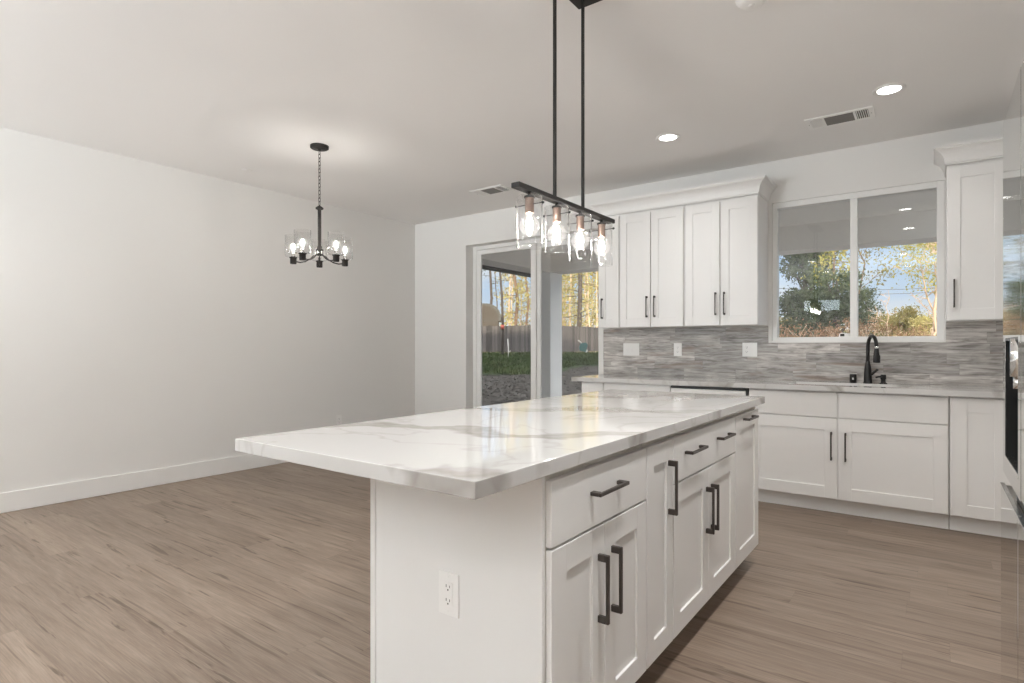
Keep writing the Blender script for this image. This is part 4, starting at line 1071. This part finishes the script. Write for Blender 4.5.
def litter(name, label, cat, mat, n, x0, x1, da, db, smin, smax, up, seed):
    rnd = random.Random(seed); vs, fs = [], []
    for k in range(n):
        x = rnd.uniform(x0, x1); d0, d1 = da(x), db(x); p = spot(x, d0 + (d1 - d0) * rnd.random()); z = gz(p) + .05 * mnoise.noise(Vector((p.x * .7, p.y * .7, 3.1)))
        s_ = rnd.uniform(smin, smax); a = rnd.uniform(0, 6.28); h = s_ * (rnd.uniform(.8, 1.6) if up else rnd.uniform(.1, .5)); w_ = s_ * (.12 if up else .4)
        u = Vector((math.cos(a), math.sin(a), 0)) * s_ * (.3 if up else 1.0); v = Vector((-math.sin(a), math.cos(a), 0)) * w_; c = Vector((p.x, p.y, z)); q = len(vs)
        vs += [c - u - v, c - u + v, c + u + v + Vector((0, 0, h)), c + u - v + Vector((0, 0, h))]; fs.append((q, q + 1, q + 2, q + 3))
    me = bpy.data.meshes.new(name); me.from_pydata([tuple(v) for v in vs], [], fs); me.materials.append(M[mat])
    o = bpy.data.objects.new(name, me); COL.objects.link(o); tag(o, label, cat, None, 'stuff')
litter('bark_chips', 'pale and dark bark chips scattered over the mulch yard', 'bark chips', 'chips', 15000, 470, 620, lambda x: 11.5, lambda x: 22.5 + 4 * max(0, min(1, (x - 540) / 40)), .015, .055, False, 7)
litter('grass_blades', 'tufts of green grass on the lawn before the fence', 'grass', 'blades', 16000, 470, 620, lambda x: 20.8 + 4.5 * max(0, min(1, (x - 540) / 40)), lambda x: 36.2, .05, .13, True, 8)
# through the kitchen window
GK = 'trees outside the kitchen window'
bushy('evergreen_tree', 806, 27, 6.2, 1.35, 'bark_dark', 'leaf_dark', 'large dark evergreen filling the left window pane', 6500, .15, 31, None, .35, .02, 'tree', 22, .16)
bushy('evergreen_tree', 836, 22, 4.0, 1.15, 'bark_dark', 'leaf_dark', 'dark evergreen just left of the window mullion', 4200, .14, 32, None, .30, .02, 'tree', 18, .14)
pine(832, 23, 9, .05, 'bark_brown', 'leaf_lime', 'sunlit yellow green tree rising above the dark evergreen', .40, 1.5, 1300, .15, 33, None)
bushy('evergreen_tree', 866, 34, 4.0, 1.1, 'bark_dark', 'leaf_dark', 'small dark conifer just right of the window mullion', 1500, .12, 34, None, .75, .02, 'tree', 12, .07)
bare(857, 24, 9, .045, 'bark_brown', 'thin reddish trunk beside the mullion with a leafy side branch', 35, 7, 1.5, None, ('leaf_olive', 420, .13, 3.6), 'slender_tree', .45)
bare(877, 30, 2.9, .05, 'bark_pale', 'short pale bare trunk in front of the small dark conifer', 36, 6, .6, None)
bare(886, 33, 3.9, .035, 'bark_pale', 'thin leafless sapling between the conifer and the round olive trees', 37, 9, .5, None)
bushy('round_tree', 900, 46, 3.3, 1.5, 'bark_brown', 'leaf_olive', 'round olive green tree, left of the two in the right window pane', 2200, .17, 38, None, 0, .05, 'tree', 10)
bushy('round_tree', 913, 48, 3.0, 1.4, 'bark_brown', 'leaf_olive', 'round olive green tree beside the tall pale trunks', 1900, .17, 39, None, 0, .05, 'tree', 10)
bushy('round_tree', 926, 44, 2.6, 1.3, 'bark_brown', 'leaf_gold', 'low golden tree behind the tall pale trunks', 1200, .16, 40, None, 0, .05, 'tree', 8)
bare(934, 22, 6.5, .075, 'bark_pale', 'tall pale trunked tree at the right edge of the kitchen window', 41, 12, 1.5, None, ('leaf_lime', 1500, .11, 3.4), 'tall_tree', .32)
bare(927, 23, 6.0, .045, 'bark_pale', 'thinner leaning pale trunk left of the tall pale trunked tree', 42, 12, 1.4, None, ('leaf_lime', 500, .11, 3.6), 'tall_tree', .3)
bare(948, 24, 6.5, .06, 'bark_pale', 'pale trunked tree hidden behind the right window frame', 43, 12, 1.5, None, ('leaf_lime', 900, .11, 3.2), 'tall_tree', .3)
GB = 'dry rust bushes below the kitchen window'
for i, (x, d, h, lb) in enumerate(((783, 19, 1.75, 'dry rust coloured bush at the left edge of the kitchen window'), (800, 18, 1.9, 'dry bush with pale stems under the large dark evergreen'), (817, 19, 1.7, 'rusty bush below the middle of the left window pane'),
                                   (834, 18, 1.85, 'rusty bush beside the white box on the sill'), (848, 19, 2.1, 'rusty bush behind the window mullion'), (866, 20, 2.0, 'dry bush right behind the faucet spout'), (884, 22, 1.85, 'dry bush at the foot of the bare sapling'),
                                   (905, 24, 1.75, 'dry bush at the foot of the round olive trees'), (924, 24, 1.8, 'dry bush at the foot of the tall pale trunks'))):
    bushy('dry_bush', x, d, h, .75, 'bark_pale', 'twig', lb, 300, .075, 60 + i, GB, 0, .25, 'bush', 9, .02)
# distant tree line so the horizon closes
for i, (x, d, h, lb) in enumerate(((775, 70, 3.4, 'behind the left window frame'), (800, 76, 4.0, 'behind the large dark evergreen'), (826, 72, 3.6, 'behind the sunlit yellow green tree'), (852, 78, 4.4, 'behind the window mullion'),
                                   (876, 80, 4.2, 'behind the short pale bare trunk'), (902, 82, 4.8, 'behind the left round olive tree'), (928, 78, 4.2, 'behind the tall pale trunks'), (952, 80, 4.6, 'behind the right window frame'))):
    bushy('distant_tree', x, d, h, 2.6, 'bark_brown', 'leaf_olive', 'distant low olive tree on the horizon, ' + lb, 700, .34, 80 + i, 'distant trees on the horizon', 0, .05, 'tree', 8, .12)

# camper behind the fence
cp = spot(478, 46); cz = gz(cp)
t = thing('camper', 'tan round cornered camper roof showing above the fence in the left door panel', 'camper', (cp.x, cp.y, cz))
t.rotation_euler = (0, 0, YAW)
def cam_local(nm, mt, poly, y0, y1):
    bmx = BM(); prism(bmx, poly, lambda a, b, s: (a, s, b), y0, y1); bmesh.ops.recalc_face_normals(bmx, faces=bmx.faces[:])
    me = bpy.data.meshes.new(nm); bmx.to_mesh(me); bmx.free(); me.materials.append(M[mt]); o = bpy.data.objects.new(nm, me); COL.objects.link(o); o.parent = t; return o
def rr(x0, x1, z0, z1, r, n=6):
    p = [(x0, z0), (x1, z0)]
    for k in range(n + 1): p.append((x1 - r + r * math.cos(PI / 2 * k / n), z1 - r + r * math.sin(PI / 2 * k / n)))
    for k in range(n + 1): p.append((x0 + r - r * math.sin(PI / 2 * k / n), z1 - r + r * math.cos(PI / 2 * k / n)))
    return p
cam_local('shell', 'camper', rr(-4.0, 1.66, .5, 3.55, 1.0), -1.1, 1.1)
cam_local('roof_edge', 'camper_trim', rr(-4.06, 1.86, 2.35, 3.72, 1.12), -.95, 1.0)
cam_local('stripe', 'camper_trim', [(-3.9, 2.35), (1.66, 2.35), (1.66, 2.42), (-3.9, 2.42)], -1.115, -1.1)
for x in (-2.6, .4):
    bmx = BM(); cyl(bmx, (x, -1.0, .38), (x, 1.0, .38), .38, seg=20); me = bpy.data.meshes.new('wheel'); bmx.to_mesh(me); bmx.free(); me.materials.append(M['black']); o = bpy.data.objects.new('wheel', me); COL.objects.link(o); o.parent = t
# teal wheelbarrow leaning on the fence
b = spot(583, 38.2); z = gz(b) + .02
t = thing('wheelbarrow', 'teal wheelbarrow leaning upright on the board fence', 'wheelbarrow', (b.x, b.y, z))
bm = BM(); prism(bm, [(-.22, .12), (.16, .02), (.30, .52), (.16, .66), (-.14, .60), (-.26, .36)], lambda a, b_, s: (b.x + a * Rv.x + s * Fv.x, b.y + a * Rv.y + s * Fv.y, z + b_), -.18, .10); obj('tub', bm, 'teal', t)
for s in (-.14, .06):
    bm = BM(); tube(bm, [Vector((b.x, b.y, z + .62)) + Rv * -.10 + Fv * s, Vector((b.x, b.y, z + .80)) + Rv * -.32 + Fv * s], .022, 8); obj('handle', bm, 'stake', t)
bm = BM(); c = Vector((b.x, b.y, z + .10)) + Rv * .20; cyl(bm, c - Fv * .05, c + Fv * .05, .11, seg=16); obj('wheel', bm, 'stake', t)
# thin pale stake in the lawn and a red ribbon tied to the slender tree
b = spot(508, 31); z = gz(b)
t = thing('stake', 'thin pale stake standing in the lawn in the left door panel', 'stake', (b.x, b.y, z))
bm = BM(); tube(bm, [(b.x, b.y, z - .1), (b.x + .03, b.y, z + .5), (b.x - .02, b.y, z + 1.05)], .022, 8); obj('rod', bm, 'stake', t)
bm = BM(); tube(bm, [(b.x, b.y, z + .3), (b.x + .14, b.y + .05, z + .42)], .02, 6); obj('hook', bm, 'stake', t)
b = spot(502.5, 34) - Fv * .0; z = gz(b)
bm = BM(); lathe(bm, (b.x, b.y, z + 1.55), [(.088, 0), (.10, 0), (.10, .26), (.088, .26)], 14, True)
tag(obj('red_ribbon', bm, 'ribbon'), 'faded red ribbon tied round the slender tree in front of the fence', 'ribbon')
# power lines
a, b = spot(640, 40), spot(1060, 40)
for i, (z, lb) in enumerate(((6.05, 'upper power cable crossing the sky outside the kitchen window'), (5.75, 'lower power cable crossing the sky outside the kitchen window'))):
    bm = BM(); pts = [a.lerp(b, k / 16) + Vector((0, 0, z - .9 * (1 - (2 * k / 16 - 1) ** 2))) for k in range(17)]; tube(bm, pts, .018, 6)
    tag(obj('power_cable', bm, 'cable'), lb, 'cable', 'power cables')
